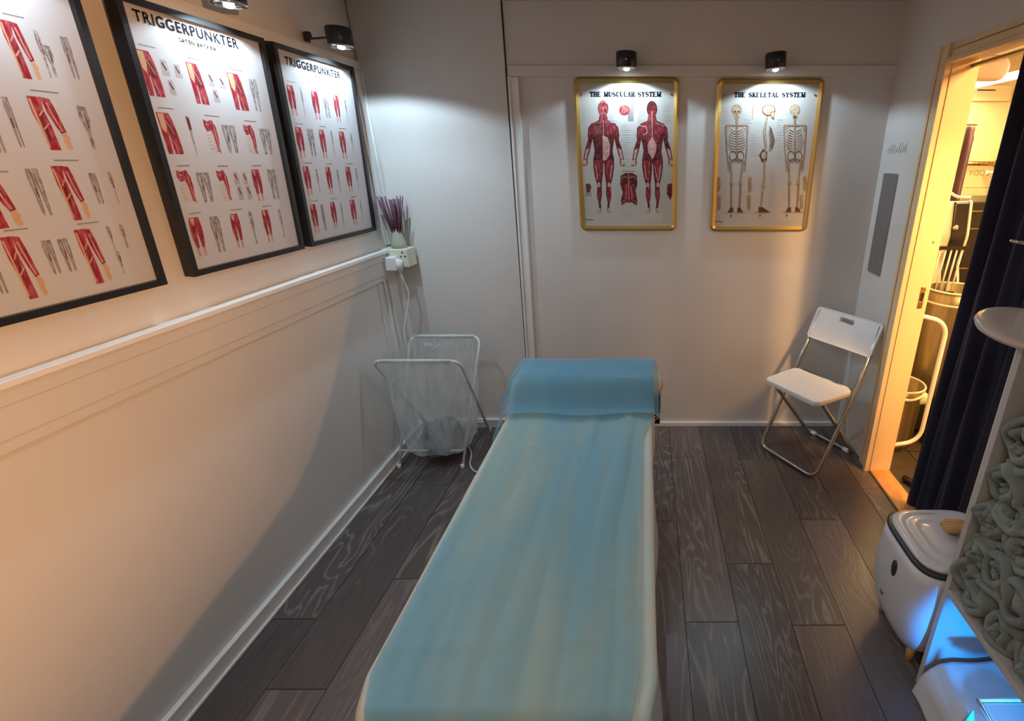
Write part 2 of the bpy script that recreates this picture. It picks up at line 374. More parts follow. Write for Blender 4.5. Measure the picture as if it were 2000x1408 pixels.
# flush slab on the left part of the back wall, leaning a little to the left
bm = BM()
vs = [(XL + .012, 0.0), (-0.722, 0.0), (-0.662, ZC), (XL + .012, ZC)]
a = [bm.verts.new((x, YB - .014, z)) for x, z in vs]; b = [bm.verts.new((x, YB, z)) for x, z in vs]
bm.faces.new(a)
for k in range(4): bm.faces.new([a[k], a[(k + 1) % 4], b[(k + 1) % 4], b[k]])
struct('trim_1', bm, 'wall')
bm = BM()   # dark joint beside the slab
def slat(bm, x0, x1, xt0, xt1, z0, z1, y0, y1, mi=0):
    def L(x, xt, z): return x + (xt - x) * z / ZC
    pts = [(L(x0, xt0, z0), z0), (L(x1, xt1, z0), z0), (L(x1, xt1, z1), z1), (L(x0, xt0, z1), z1)]
    a = [bm.verts.new((x, y0, z)) for x, z in pts]; b = [bm.verts.new((x, y1, z)) for x, z in pts]
    for f in [a, b[::-1]] + [[a[k], a[(k + 1) % 4], b[(k + 1) % 4], b[k]] for k in range(4)]:
        bm.faces.new(f).material_index = mi
slat(bm, -.722, -.716, -.662, -.656, .0, ZC, YB - .004, YB + .001, 0)
struct('trim_2', bm, 'gap')
bm = BM()   # flat vertical board with two raised beads
slat(bm, -.716, -.668, -.652, -.600, 0, 1.90, YB - .016, YB)
slat(bm, -.716, -.706, -.650, -.640, 0, 1.90, YB - .024, YB - .012)
slat(bm, -.676, -.668, -.608, -.600, 0, 1.90, YB - .022, YB - .012)
struct('trim_3', bm, 'trim')
bm = BM()   # flat rail across the back wall above the charts
box(bm, -.655, XR, YB - .016, YB, 1.902, 1.948, bev=.002)
struct('trim_4', bm, 'wall')
bm = BM()   # same rail on the left wall and the corner board
box(bm, XL, XL + .016, YR, YB, 1.925, 1.965, bev=.002)
box(bm, XL, XL + .016, 2.615, 2.655, 1.12, 1.925, bev=.004)
box(bm, XL, XL + .010, 2.600, 2.612, 1.12, 1.925, bev=.003); box(bm, XL, XL + .024, 2.655, 2.672, 0, 1.925, bev=.003)
struct('trim_5', bm, 'trim')
bm = BM()   # boxed dado rail with a narrow white top ledge
box(bm, XL, XL + .045, YR, 2.665, 1.092, 1.108, mi=0, bev=.002)
box(bm, XL, XL + .026, YR, 2.60, .985, 1.092, mi=1, bev=.002); box(bm, XL, XL + .032, YR, 2.52, 1.055, 1.09, mi=1, bev=.002)
box(bm, XL, XL + .018, YR, 2.6, .955, .985, mi=1, bev=.003)
struct('trim_6', bm, ['trim', 'wall'])
bm = BM()
box(bm, XL, XL + .014, YR, YB, 0, .066, bev=.002); box(bm, XL, XL + .022, YR, YB, .0, .012, bev=.003); box(bm, XL, XL + .019, YR, YB, .058, .070, bev=.003)
struct('baseboard_left', bm, 'trim')
bm = BM()
box(bm, XL + .02, -.722, YB - .034, YB - .014, 0, .045, bev=.002); box(bm, XL + .02, -.722, YB - .038, YB - .014, .045, .058, bev=.002)
box(bm, -.72, XR, YB - .018, YB, 0, .028, bev=.003)
struct('baseboard_back', bm, 'trim')
bm = BM()   # two thin conduit strips running down the corner of the left wall
box(bm, XL, XL + .012, 2.50, 2.512, .07, .955); box(bm, XL, XL + .012, 2.545, 2.557, .07, .955); struct('trim_7', bm, 'trim')

# doorway to the corridor
d = bpy.data.objects.new('door_1', None); COL.objects.link(d); d.location = (XR, DY1, 0); d['kind'] = 'structure'
def casing_profile(bm, a0, a1, horiz):
    steps = ((0, .030, .012), (.030, .038, .020), (.038, .078, .016), (.078, .088, .024), (.088, .115, .030))
    if horiz: box(bm, XR - .008, XR, a0, a1, 1.948 - .112 * .6, 1.946)
    else: box(bm, XR - .008, XR, DY1 - .012, DY1 + .098, a0, a1)
    for s0, s1, th in steps:
        s0 += .0016; s1 -= .0016
        # s measured inward from the outer edge of the casing
        if horiz: box(bm, XR - th, XR, a0, a1, 1.948 - s1 * .60, 1.948 - s0 * .60, bev=.001)
        else: box(bm, XR - th, XR, DY1 + .10 - s1, DY1 + .10 - s0, a0, a1, bev=.002)
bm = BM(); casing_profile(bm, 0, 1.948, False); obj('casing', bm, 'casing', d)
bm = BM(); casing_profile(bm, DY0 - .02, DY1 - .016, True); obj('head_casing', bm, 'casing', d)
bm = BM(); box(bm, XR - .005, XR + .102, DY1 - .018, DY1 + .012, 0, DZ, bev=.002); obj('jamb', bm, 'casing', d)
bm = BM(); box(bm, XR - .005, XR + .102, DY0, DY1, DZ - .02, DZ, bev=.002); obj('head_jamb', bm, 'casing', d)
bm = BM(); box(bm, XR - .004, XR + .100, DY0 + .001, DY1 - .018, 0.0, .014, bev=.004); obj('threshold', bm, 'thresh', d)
bm = BM(); box(bm, XR + .060, XR + .082, DY1 - .021, DY1 - .017, .90, 1.0, bev=.001); box(bm, XR + .066, XR + .076, DY1 - .0225, DY1 - .018, .935, .975, mi=1)
obj('strike_plate', bm, ['brass', 'black'], d)
bm = BM(); lathe(bm, [(.0045, 0), (.003, -.003), (0.0001, -.004)], (XR + .07, DY1 - .018, 1.20), 10, axis='y'); obj('screw', bm, 'brass', d)

# corridor shell
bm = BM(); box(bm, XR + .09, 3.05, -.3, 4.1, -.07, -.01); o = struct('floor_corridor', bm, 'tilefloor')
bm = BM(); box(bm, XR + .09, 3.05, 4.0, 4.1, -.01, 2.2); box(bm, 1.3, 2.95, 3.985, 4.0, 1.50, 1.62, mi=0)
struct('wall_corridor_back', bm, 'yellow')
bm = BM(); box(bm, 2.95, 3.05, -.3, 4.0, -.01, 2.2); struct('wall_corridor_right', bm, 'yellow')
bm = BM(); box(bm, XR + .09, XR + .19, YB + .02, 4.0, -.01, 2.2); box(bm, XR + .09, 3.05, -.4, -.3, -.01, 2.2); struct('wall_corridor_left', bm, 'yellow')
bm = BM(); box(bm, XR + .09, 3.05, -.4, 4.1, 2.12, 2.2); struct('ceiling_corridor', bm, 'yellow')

# ---------------------------------------------------------------- printed charts: flat drawing helpers
class Print:
    def __init__(s, w, h, paper, corners=None, frame=0):
        s.bm = BM(); s.w, s.h = w, h; s.mats = [M[paper]]; s.names = [paper]; s.layer = 0
        s.H = None
        if corners:      # drawing coordinates -> sheet coordinates
            A = []; dst = [(-w / 2, h), (w / 2, h), (w / 2, 0), (-w / 2, 0)]
            for (x, y), (X, Y) in zip(corners, dst):
                A.append([x, y, 1, 0, 0, 0, -X * x, -X * y, -X]); A.append([0, 0, 0, x, y, 1, -Y * x, -Y * y, -Y])
            s.H = np.linalg.svd(np.array(A, float))[2][-1].reshape(3, 3)
        s.clipx = w / 2 - frame
        s.raw([(-w / 2 + frame * .6, frame * .6), (w / 2 - frame * .6, frame * .6), (w / 2 - frame * .6, h - frame * .6), (-w / 2 + frame * .6, h - frame * .6)], paper)
    def P(s, x, y):
        v = s.H @ np.array([x, y, 1.0]); return (v[0] / v[2], v[1] / v[2])
    def mi(s, m):
        if m not in s.names: s.names.append(m); s.mats.append(M[m])
        return s.names.index(m)
    def raw(s, pts, m, up=0):
        s.layer += 1
        z = .0001 * up + min(s.layer, 900) * .0000012
        pts = [(max(-s.clipx, min(s.clipx, x)), max(.012, min(s.h - .012, y))) if s.layer > 1 else (x, y) for x, y in pts]
        vs = [s.bm.verts.new((x, y, z)) for x, y in pts]
        try:
            f = s.bm.faces.new(vs); f.material_index = s.mi(m)
            if f.calc_area() < 1e-9: s.bm.faces.remove(f)
        except ValueError: pass
    def poly(s, pts, m, up=1): s.raw([s.P(*p) for p in pts], m, up)
    def rline(s, pts, w, m, up=2):
        for a, b in zip(pts, pts[1:]):
            dx, dy = b[0] - a[0], b[1] - a[1]; l = math.hypot(dx, dy)
            if l < 1e-6: continue
            nx, ny = -dy / l * w / 2, dx / l * w / 2; ex, ey = dx / l * w * .3, dy / l * w * .3
            s.raw([(a[0] - ex + nx, a[1] - ey + ny), (a[0] - ex - nx, a[1] - ey - ny), (b[0] + ex - nx, b[1] + ey - ny), (b[0] + ex + nx, b[1] + ey + ny)], m, up)
    def line(s, pts, w, m, up=2): s.rline([s.P(*p) for p in pts], w, m, up)
    def ell(s, cx, cy, rx, ry, m, up=1, n=20, a0=0, a1=360, rot=0):
        cr, sr = math.cos(math.radians(rot)), math.sin(math.radians(rot))
        pts = []
        for k in range(n):
            a = math.radians(a0 + (a1 - a0) * k / n); u, v = rx * math.cos(a), ry * math.sin(a)
            pts.append((cx + u * cr - v * sr, cy + u * sr + v * cr))
        s.poly(pts, m, up)
    def arc(s, cx, cy, rx, ry, a0, a1, w, m, up=2, n=7):
        s.line([(cx + rx * math.cos(math.radians(a0 + (a1 - a0) * k / n)), cy + ry * math.sin(math.radians(a0 + (a1 - a0) * k / n))) for k in range(n + 1)], w, m, up)
    def text(s, body, cx, cy, width, m, bold=0.0, spacing=1.0, up=3, raw=False, mirror=False):
        c = bpy.data.curves.new('t', 'FONT'); c.body = body; c.size = 1; c.align_x = 'CENTER'; c.align_y = 'CENTER'; c.offset = bold; c.space_character = spacing
        c.resolution_u = 3
        o = bpy.data.objects.new('t', c); COL.objects.link(o); bpy.context.view_layer.update()
        me = bpy.data.meshes.new_from_object(o)
        xs = [v.co.x for v in me.vertices]; wd = max(xs) - min(xs); k = width / wd
        x0, y0 = (cx, cy) if raw else s.P(cx, cy); mid = (max(xs) + min(xs)) / 2
        vm = [s.bm.verts.new(((v.co.x - mid) * k * (-1 if mirror else 1) + x0, v.co.y * k + y0, .0001 * up + .0011)) for v in me.vertices]
        for p in me.polygons:
            f = s.bm.faces.new([vm[i] for i in p.vertices]); f.material_index = s.mi(m)
        bpy.data.objects.remove(o); bpy.data.curves.remove(c); bpy.data.meshes.remove(me)
    def done(s, parent, z):
        bmesh.ops.translate(s.bm, verts=s.bm.verts, vec=(0, 0, z))
        bm = s.bm
        for f in bm.faces:
            if f.normal.z < 0: f.normal_flip()
        me = bpy.data.meshes.new('print'); bm.to_mesh(me); bm.free()
        for m in s.mats: me.materials.append(m)
        o = bpy.data.objects.new('print', me); COL.objects.link(o); o.parent = parent
        return o

# slab-serif capitals for the chart titles: strokes (thin / thick) and serif feet in a unit box
GL = {
 'T': ([((0, 1), (1, 1), 0), ((.5, 1), (.5, 0), 1)], [(0, .85), (1, .85), (.5, 0)]),
 'H': ([((.15, 1), (.15, 0), 1), ((.85, 1), (.85, 0), 1), ((.15, .5), (.85, .5), 0)], [(.15, 0), (.85, 0), (.15, 1), (.85, 1)]),
 'E': ([((.15, 1), (.15, 0), 1), ((.1, 1), (.9, 1), 0), ((.1, .5), (.7, .5), 0), ((.1, 0), (.9, 0), 0)], [(.15, 0), (.15, 1)]),
 'M': ([((.1, 1), (.1, 0), 0), ((.1, 1), (.5, .1), 1), ((.5, .1), (.9, 1), 0), ((.9, 1), (.9, 0), 1)], [(.1, 0), (.9, 0), (.1, 1), (.9, 1)]),
 'U': ([((.15, 1), (.15, .3), 1), ((.15, .3), (.35, 0), 1), ((.35, 0), (.65, 0), 0), ((.65, 0), (.85, .3), 0), ((.85, .3), (.85, 1), 0)], [(.15, 1), (.85, 1)]),
 'S': ([((.85, .8), (.7, 1), 0), ((.7, 1), (.3, 1), 0), ((.3, 1), (.12, .8), 0), ((.12, .8), (.15, .62), 1), ((.15, .62), (.85, .38), 1), ((.85, .38), (.88, .2), 1), ((.88, .2), (.7, 0), 0), ((.7, 0), (.3, 0), 0), ((.3, 0), (.12, .22), 0)], []),
 'C': ([((.9, .75), (.7, 1), 0), ((.7, 1), (.35, 1), 0), ((.35, 1), (.12, .7), 1), ((.12, .7), (.12, .3), 1), ((.12, .3), (.35, 0), 1), ((.35, 0), (.7, 0), 0), ((.7, 0), (.9, .25), 0)], []),
 'L': ([((.2, 1), (.2, 0), 1), ((.1, 0), (.9, 0), 0), ((.9, 0), (.9, .25), 0)], [(.2, 1)]),
 'A': ([((.1, 0), (.5, 1), 0), ((.5, 1), (.9, 0), 1), ((.28, .35), (.72, .35), 0)], [(.1, 0), (.9, 0)]),
 'R': ([((.15, 1), (.15, 0), 1), ((.15, 1), (.7, 1), 0), ((.7, 1), (.85, .75), 1), ((.85, .75), (.7, .5), 1), ((.7, .5), (.15, .5), 0), ((.5, .5), (.9, 0), 1)], [(.15, 0), (.15, 1), (.9, 0)]),
 'Y': ([((.1, 1), (.5, .45), 1), ((.9, 1), (.5, .45), 0), ((.5, .45), (.5, 0), 1)], [(.1, 1), (.9, 1), (.5, 0)]),
 'K': ([((.15, 1), (.15, 0), 1), ((.85, 1), (.2, .45), 0), ((.4, .6), (.9, 0), 1)], [(.15, 0), (.15, 1), (.85, 1), (.9, 0)]),
}
def serif_title(p, words, cx, y, total, h):
    adv = {'M': 1.2, ' ': .7}; W_ = sum(adv.get(c, 1.0) for c in words); u = total / W_; x = cx - total / 2
    for c in words:
        a = adv.get(c, 1.0) * u
        if c != ' ':
            st, sf = GL[c]; gw = a * .80
            for q0, q1, th in st:
                p.rline([(x + q0[0] * gw, y + q0[1] * h), (x + q1[0] * gw, y + q1[1] * h)], .0066 if th else .0036, 'ink', 6)
            for sx, sy in sf:
                p.rline([(x + sx * gw - .005, y + sy * h), (x + sx * gw + .005, y + sy * h)], .0026, 'ink', 6)
        x += a
def text_block(p, x0, x1, y0, y1, n, m='inkpale', w=.0012):
    for k in range(n):
        y = y0 + (y1 - y0) * k / max(1, n - 1); xe = x0 + (x1 - x0) * random.uniform(.55, 1)
        p.line([(x0, y), (xe, y)], w, m, 1)

def gold_frame(root, w, h):
    bm = BM(); fw = .024
    out = rrect(w, h, .028, 6, 0, h / 2); inn = rrect(w - 2 * fw, h - 2 * fw, .006, 6, 0, h / 2)
    mid = rrect(w - fw * .8, h - fw * .8, .022, 6, 0, h / 2)
    rings = [[(x, y, 0) for x, y in out], [(x, y, .008) for x, y in out], [(x, y, .016) for x, y in mid], [(x, y, .009) for x, y in inn], [(x, y, .003) for x, y in inn]]
    loft(bm, rings, cap0=False, cap1=False, smooth=False)
    fr = obj('frame', bm, 'gold', root, world=False)
    bm = BM(); box(bm, -w / 2 + .01, w / 2 - .01, .01, h - .01, .0005, .0045); obj('backing', bm, 'gold', root, world=False)
    for sx in (-1, 1):
        bm = BM(); lathe(bm, [(.0045, .0075), (.0045, .009), (.002, .0095)], (sx * (w / 2 - .040), h - .072, 0), 12)
        obj('hanging_eyelet', bm, 'brass', root, world=False)

def body_man(p, cx, y0, y1, back):
    k = (y1 - y0) / 770.0
    def F(pts): return [(cx + x * k, y0 + y * k) for x, y in pts]
    def both(pts, m, up): p.poly(F(pts), m, up); p.poly(F([(-x, y) for x, y in pts]), m, up)
    torso = [(0, 100), (26, 100), (32, 132), (84, 156), (104, 188), (106, 225), (80, 238), (70, 290), (62, 345), (72, 400), (72, 430), (0, 430)]
    arm = [(84, 160), (104, 182), (110, 240), (106, 265), (128, 330), (140, 400), (143, 425), (150, 438), (138, 446), (118, 444), (110, 425), (112, 400), (92, 330), (78, 270), (74, 235)]
    leg = [(2, 400), (72, 400), (72, 450), (62, 520), (46, 580), (50, 650), (36, 720), (38, 745), (52, 765), (24, 770), (20, 740), (24, 700), (14, 640), (16, 570), (6, 500)]
    for q in (torso, arm, leg): both(q, 'cdark', 1)
    p.ell(cx, y0 + 52 * k, 37 * k, 56 * k, 'cmuscle' if not back else 'cdark', 2)
    both([(0, 90), (22, 88), (26, 128), (70, 152), (30, 150), (0, 150)], 'cmuscle', 2)
    both([(8, 150), (70, 158), (90, 190), (72, 225), (30, 236), (8, 212)], 'cmuscle', 3)
    both([(10, 410), (60, 405), (66, 450), (52, 520), (30, 560), (16, 520)], 'cmuscle', 3)
    both([(90, 190), (100, 205), (100, 240), (88, 232)], 'cmuscle', 3)
    both([(84, 240), (100, 262), (118, 320), (104, 318), (88, 280)], 'cdark', 2)
    both([(100, 320), (122, 335), (134, 400), (118, 398)], 'tendon', 3)
    both([(116, 404), (140, 404), (148, 436), (120, 442)], 'skin', 3)
    both([(24, 585), (40, 590), (46, 640), (36, 700), (26, 690), (22, 630)], 'cmuscle', 3)
    both([(28, 560), (44, 562), (44, 590), (24, 590)], 'tendon', 4)
    both([(24, 735), (36, 735), (50, 764), (26, 768)], 'skin', 3)
    both([(52, 440), (58, 440), (48, 540), (42, 540)], 'tendon', 4)
    if not back:
        p.poly(F([(-6, 235), (28, 250), (46, 300), (40, 370), (20, 405), (-6, 410)]), 'tendon', 4)
        p.poly(F([(-8, 240), (-34, 256), (-40, 340), (-24, 400), (-8, 408)]), 'cdark', 4)
        for yy in (280, 318, 356): p.line(F([(-30, yy), (30, yy + 3)]), .0012, 'cdark', 5)
        p.line(F([(0, 132), (0, 405)]), .0028, 'tendon', 5)
        for sx in (-1, 1):
            p.arc(cx + sx * 14 * k, y0 + 45 * k, 11 * k, 7 * k, 0, 360, .0012, 'tendon', 4)
            p.line(F([(sx * 10, 145), (sx * 70, 152)]), .0018, 'tendon', 5)
            p.arc(cx + sx * 40 * k, y0 + 190 * k, 30 * k, 42 * k, 0, 360, .0010, 'cdark', 5, 12)
        p.arc(cx, y0 + 20 * k, 24 * k, 14 * k, 180, 360, .002, 'tendon', 4); p.line(F([(0, 50), (0, 74)]), .003, 'tendon', 4)
        p.arc(cx, y0 + 84 * k, 14 * k, 4 * k, 0, 360, .0012, 'tendon', 4)
        p.poly(F([(-70, 165), (-30, 160), (-14, 190), (-24, 225), (-60, 224)]), 'cdark', 4)
        for j in range(6): p.line(F([(-66 + j * 9, 168), (-54 + j * 7, 222)]), .001, 'tendon', 5)
    else:
        p.poly(F([(-28, 60), (28, 60), (24, 110), (-24, 110)]), 'cmuscle', 3)
        p.line(F([(0, 70), (0, 330)]), .004, 'tendon', 6)
        p.poly(F([(0, 240), (30, 300), (24, 350), (0, 400), (-30, 350), (-34, 300)]), 'tendon', 5)
        p.line(F([(-90, 165), (-40, 175), (-34, 215), (-62, 232)]), .004, 'tendon', 5)
        both([(8, 160), (56, 170), (60, 230), (20, 300), (8, 260)], 'cmuscle', 4)
        p.line(F([(30, 150), (85, 170)]), .003, 'tendon', 5); p.line(F([(12, 440), (40, 560)]), .003, 'tendon', 5)

def muscular_chart(root, w, h):
    p = Print(w, h, 'paper2', [(145, 250), (880, 250), (845, 1302), (185, 1302)], .024)
    serif_title(p, 'THE MUSCULAR SYSTEM', p.P(508, 368)[0], p.P(508, 382)[1], .345, .0185)
    body_man(p, 350, 413, 1183, False); body_man(p, 688, 416, 1183, True)
    p.ell(497, 476, 37, 36, 'cmuscle', 2); p.poly([(520, 480), (560, 415), (560, 550), (522, 552)], 'inkgrey', 1)
    for j in range(4): p.line([(470 + j * 10, 505 - j * 3), (492 + j * 11, 450 + j * 6)], .0016, 'tendon', 3)
    for j in range(8): p.line([(536, 430 + j * 15), (556, 424 + j * 15)], .0014, 'tendon', 3)
    p.poly([(466, 925), (500, 908), (548, 908), (578, 925), (582, 985), (568, 1030), (580, 1100), (575, 1132), (545, 1110), (498, 1110), (472, 1132), (465, 1100), (480, 1040), (463, 985)], 'cdark', 2)
    p.poly([(486, 985), (560, 985), (555, 1090), (490, 1090)], 'cmuscle', 3); p.line([(522, 915), (522, 1100)], .003, 'tendon', 5)
    for sx in (-1, 1): p.arc(522 + sx * 26, 945, 20, 12, 180, 360, .0022, 'tendon', 5); p.line([(522 + sx * 14, 1000), (522 + sx * 22, 1085)], .0022, 'tendon', 5); p.arc(522 + sx * 34, 1110, 14, 16, 0, 360, .0018, 'tendon', 5)
    p.poly([(222, 985), (250, 978), (262, 1000), (252, 1040), (228, 1040)], 'boneline', 2)
    for j in range(4): p.line([(228 + j * 9, 1035), (224 + j * 12, 1068)], .0022, 'boneline', 2)
    p.poly([(790, 985), (822, 978), (828, 1060), (808, 1095), (784, 1050)], 'cdark', 2)
    for x0, x1, y0, y1, n in ((190, 235, 440, 560, 9), (385, 445, 440, 560, 9), (190, 240, 660, 760, 7), (470, 545, 580, 860, 18), (590, 640, 440, 560, 9), (765, 830, 440, 560, 9), (205, 290, 1080, 1200, 8), (430, 470, 980, 1180, 12), (585, 625, 920, 1180, 16), (740, 780, 880, 1180, 18), (465, 560, 1150, 1225, 7), (610, 825, 1240, 1262, 3)): text_block(p, x0, x1, y0, y1, n)
    p.line([(216, 1228), (275, 1232)], .003, 'ink', 2); p.line([(476, 895), (566, 895)], .002, 'boneline', 2)
    p.line([(460, 402), (562, 402)], .0016, 'inkgrey', 2)
    p.done(root, .0048)

def skeleton_fig(p, cx, y0, kind):
    bl, bn = 'boneline', 'bone'
    def limb(pts, w):
        p.line(pts, w + .0034, bl, 3); p.line(pts, w, bn, 4)
    if kind != 'side':
        s = 1
        p.ell(cx, y0 + 34, 34, 38, bl, 2); p.ell(cx, y0 + 33, 31, 35, bn, 3); p.poly([(cx - 24, y0 + 50), (cx + 24, y0 + 50), (cx + 16, y0 + 95), (cx - 16, y0 + 95)], bn, 3)
        if kind == 'front':
            for sx in (-1, 1): p.ell(cx + sx * 12, y0 + 46, 8, 7, bl, 5)
            p.poly([(cx, y0 + 56), (cx + 5, y0 + 68), (cx - 5, y0 + 68)], bl, 5); p.line([(cx - 12, y0 + 82), (cx + 12, y0 + 82)], .0016, bl, 5)
        else: p.arc(cx, y0 + 40, 22, 20, 0, 180, .001, bl, 5); p.ell(cx, y0 + 84, 12, 12, bl, 4)
        limb([(cx, y0 + 95), (cx + 2, y0 + 380)], .0052)
        for j in range(24): p.line([(cx - 6, y0 + 100 + j * 12), (cx + 8, y0 + 100 + j * 12)], .0008, bl, 5)
        for sx in (-1, 1):
            limb([(cx + sx * 4, y0 + 142), (cx + sx * 72, y0 + 140)], .0028)
            p.poly([(cx + sx * 40, y0 + 142), (cx + sx * 74, y0 + 140), (cx + sx * 60, y0 + 190)], 'bone' if kind == 'back' else 'tendon', 2)
            for j in range(9):
                p.arc(cx, y0 + 160 + j * 17, (38 + 18 * math.sin(j / 8 * 2.4)), 22, 90 - sx * 85, 90 - sx * 5 if kind == 'front' else 90 - sx * 20, .0022, bl, 3, 6)
                p.arc(cx, y0 + 158 + j * 17, (37 + 18 * math.sin(j / 8 * 2.4)), 22, 90 - sx * 85, 90 - sx * 5, .0014, 'bone' if j % 2 else 'tendon', 4, 6)
            limb([(cx + sx * 76, y0 + 148), (cx + sx * 68, y0 + 280)], .0040)
            limb([(cx + sx * 70, y0 + 290), (cx + sx * 60, y0 + 385)], .0030)
            for j in range(3): p.line([(cx + sx * (62 - j * 5), y0 + 385), (cx + sx * (56 - j * 7 + 4), y0 + 455)], .0013, bl, 4)
            p.arc(cx + sx * 26, y0 + 350, 24, 32, 0, 360, .0030, bl, 4, 12); p.arc(cx + sx * 18, y0 + 382, 13, 14, 0, 360, .0022, bl, 4, 10)
            kx = cx + sx * 30 - 6
            limb([(cx + sx * 42, y0 + 385), (kx, y0 + 530)], .0042); p.ell(kx, y0 + 538, 13, 12, bl, 4); p.ell(kx, y0 + 538, 10, 9, bn, 5)
            limb([(kx, y0 + 552), (cx + sx * 26 - 10, y0 + 705)], .0040)
            p.line([(kx + sx * 8, y0 + 556), (cx + sx * 26 - 10 + sx * 8, y0 + 700)], .0012, bl, 4)
            p.poly([(cx + sx * 14 - 10, y0 + 702), (cx + sx * 34 - 10, y0 + 702), (cx + sx * 54 - 10, y0 + 736), (cx + sx * 14 - 10, y0 + 736)], bl, 3)
        p.line([(cx - 90, y0 + 740), (cx + 62, y0 + 740)], .0018, bl, 3)
    else:
        p.ell(cx, y0 + 36, 47, 39, bl, 2); p.ell(cx, y0 + 35, 40, 32, 'skin', 3); p.arc(cx + 6, y0 + 38, 20, 16, 0, 360, .0016, bl, 4, 12); p.poly([(cx + 8, y0 + 55), (cx + 40, y0 + 40), (cx + 38, y0 + 98), (cx + 20, y0 + 92)], bl, 3); p.poly([(cx + 12, y0 + 58), (cx + 36, y0 + 46), (cx + 34, y0 + 88), (cx + 22, y0 + 86)], bn, 4)
        limb([(cx - 10, y0 + 80), (cx - 20, y0 + 130), (cx - 34, y0 + 190), (cx - 22, y0 + 280), (cx - 24, y0 + 360)], .0056)
        for j in range(11): p.arc(cx - 10, y0 + 165 + j * 13, 52 - abs(j - 6) * 4, 20, -60, 70, .0024, bl, 4, 6)
        limb([(cx - 26, y0 + 150), (cx - 20, y0 + 285)], .0045)
        p.poly([(cx - 66, y0 + 340), (cx - 38, y0 + 300), (cx - 10, y0 + 320), (cx - 12, y0 + 380), (cx - 46, y0 + 392)], bl, 3); p.ell(cx - 34, y0 + 345, 18, 24, bn, 4)
        limb([(cx - 28, y0 + 375), (cx - 32, y0 + 535)], .0050); p.ell(cx - 35, y0 + 545, 16, 14, bn, 5)
        limb([(cx - 38, y0 + 560), (cx - 54, y0 + 700)], .0050)
        p.poly([(cx - 68, y0 + 700), (cx - 44, y0 + 700), (cx + 10, y0 + 736), (cx - 72, y0 + 736)], bl, 3)
        p.line([(cx - 100, y0 + 740), (cx + 18, y0 + 740)], .0018, bl, 3)

def skeletal_chart(root, w, h):
    p = Print(w, h, 'paper2', [(135, 258), (874, 258), (752, 1310), (82, 1305)], .024)
    serif_title(p, 'THE SKELETAL SYSTEM', p.P(498, 372)[0], p.P(498, 386)[1], .345, .0185)
    skeleton_fig(p, 268, 440, 'front'); skeleton_fig(p, 488, 440, 'side'); skeleton_fig(p, 668, 440, 'back')
    p.line([(380, 440), (380, 528)], .0075, 'tendon', 2)
    for cx, cy in ((143, 985), (145, 1110), (358, 985), (350, 1110), (738, 980), (715, 1110)):
        p.poly([(cx - 12, cy - 50), (cx + 10, cy - 55), (cx + 16, cy - 5), (cx + 8, cy + 50), (cx - 14, cy + 48), (cx - 4, cy)], 'bone', 2)
        for j in range(3): p.line([(cx - 10 + j * 9, cy - 45), (cx - 6 + j * 7, cy + 45)], .0016, 'boneline', 3)
    for x0, x1, y0, y1, n in ((150, 230, 460, 560, 7), (150, 175, 640, 860, 10), (320, 370, 540, 600, 4), (360, 425, 640, 780, 8), (400, 432, 450, 560, 7), (545, 590, 540, 800, 16), (500, 560, 910, 1000, 9), (485, 545, 1040, 1140, 10), (770, 800, 600, 850, 12), (125, 160, 1185, 1225, 4), (520, 700, 1240, 1262, 3), (590, 650, 430, 500, 5)): text_block(p, x0, x1, y0, y1, n)
    for cx in (228, 428, 615): p.poly([(cx, 1190), (cx + 6, 1200), (cx, 1212), (cx - 6, 1200)], 'boneline', 3)
    p.line([(112, 1238), (170, 1242)], .003, 'ink', 2)
    p.done(root, .0048)

CW, CH = .507, .712
r1 = thing('anatomy_chart', 'gold-framed THE MUSCULAR SYSTEM chart with two red muscle figures on the back wall', 'wall chart', (-.095, YB - .002, 1.188), RB)
gold_frame(r1, CW, CH); muscular_chart(r1, CW, CH)
r2 = thing('anatomy_chart', 'gold-framed THE SKELETAL SYSTEM chart with three brown skeletons on the back wall', 'wall chart', (.597, YB - .002, 1.184), RB)
gold_frame(r2, CW + .008, CH); skeletal_chart(r2, CW + .008, CH)

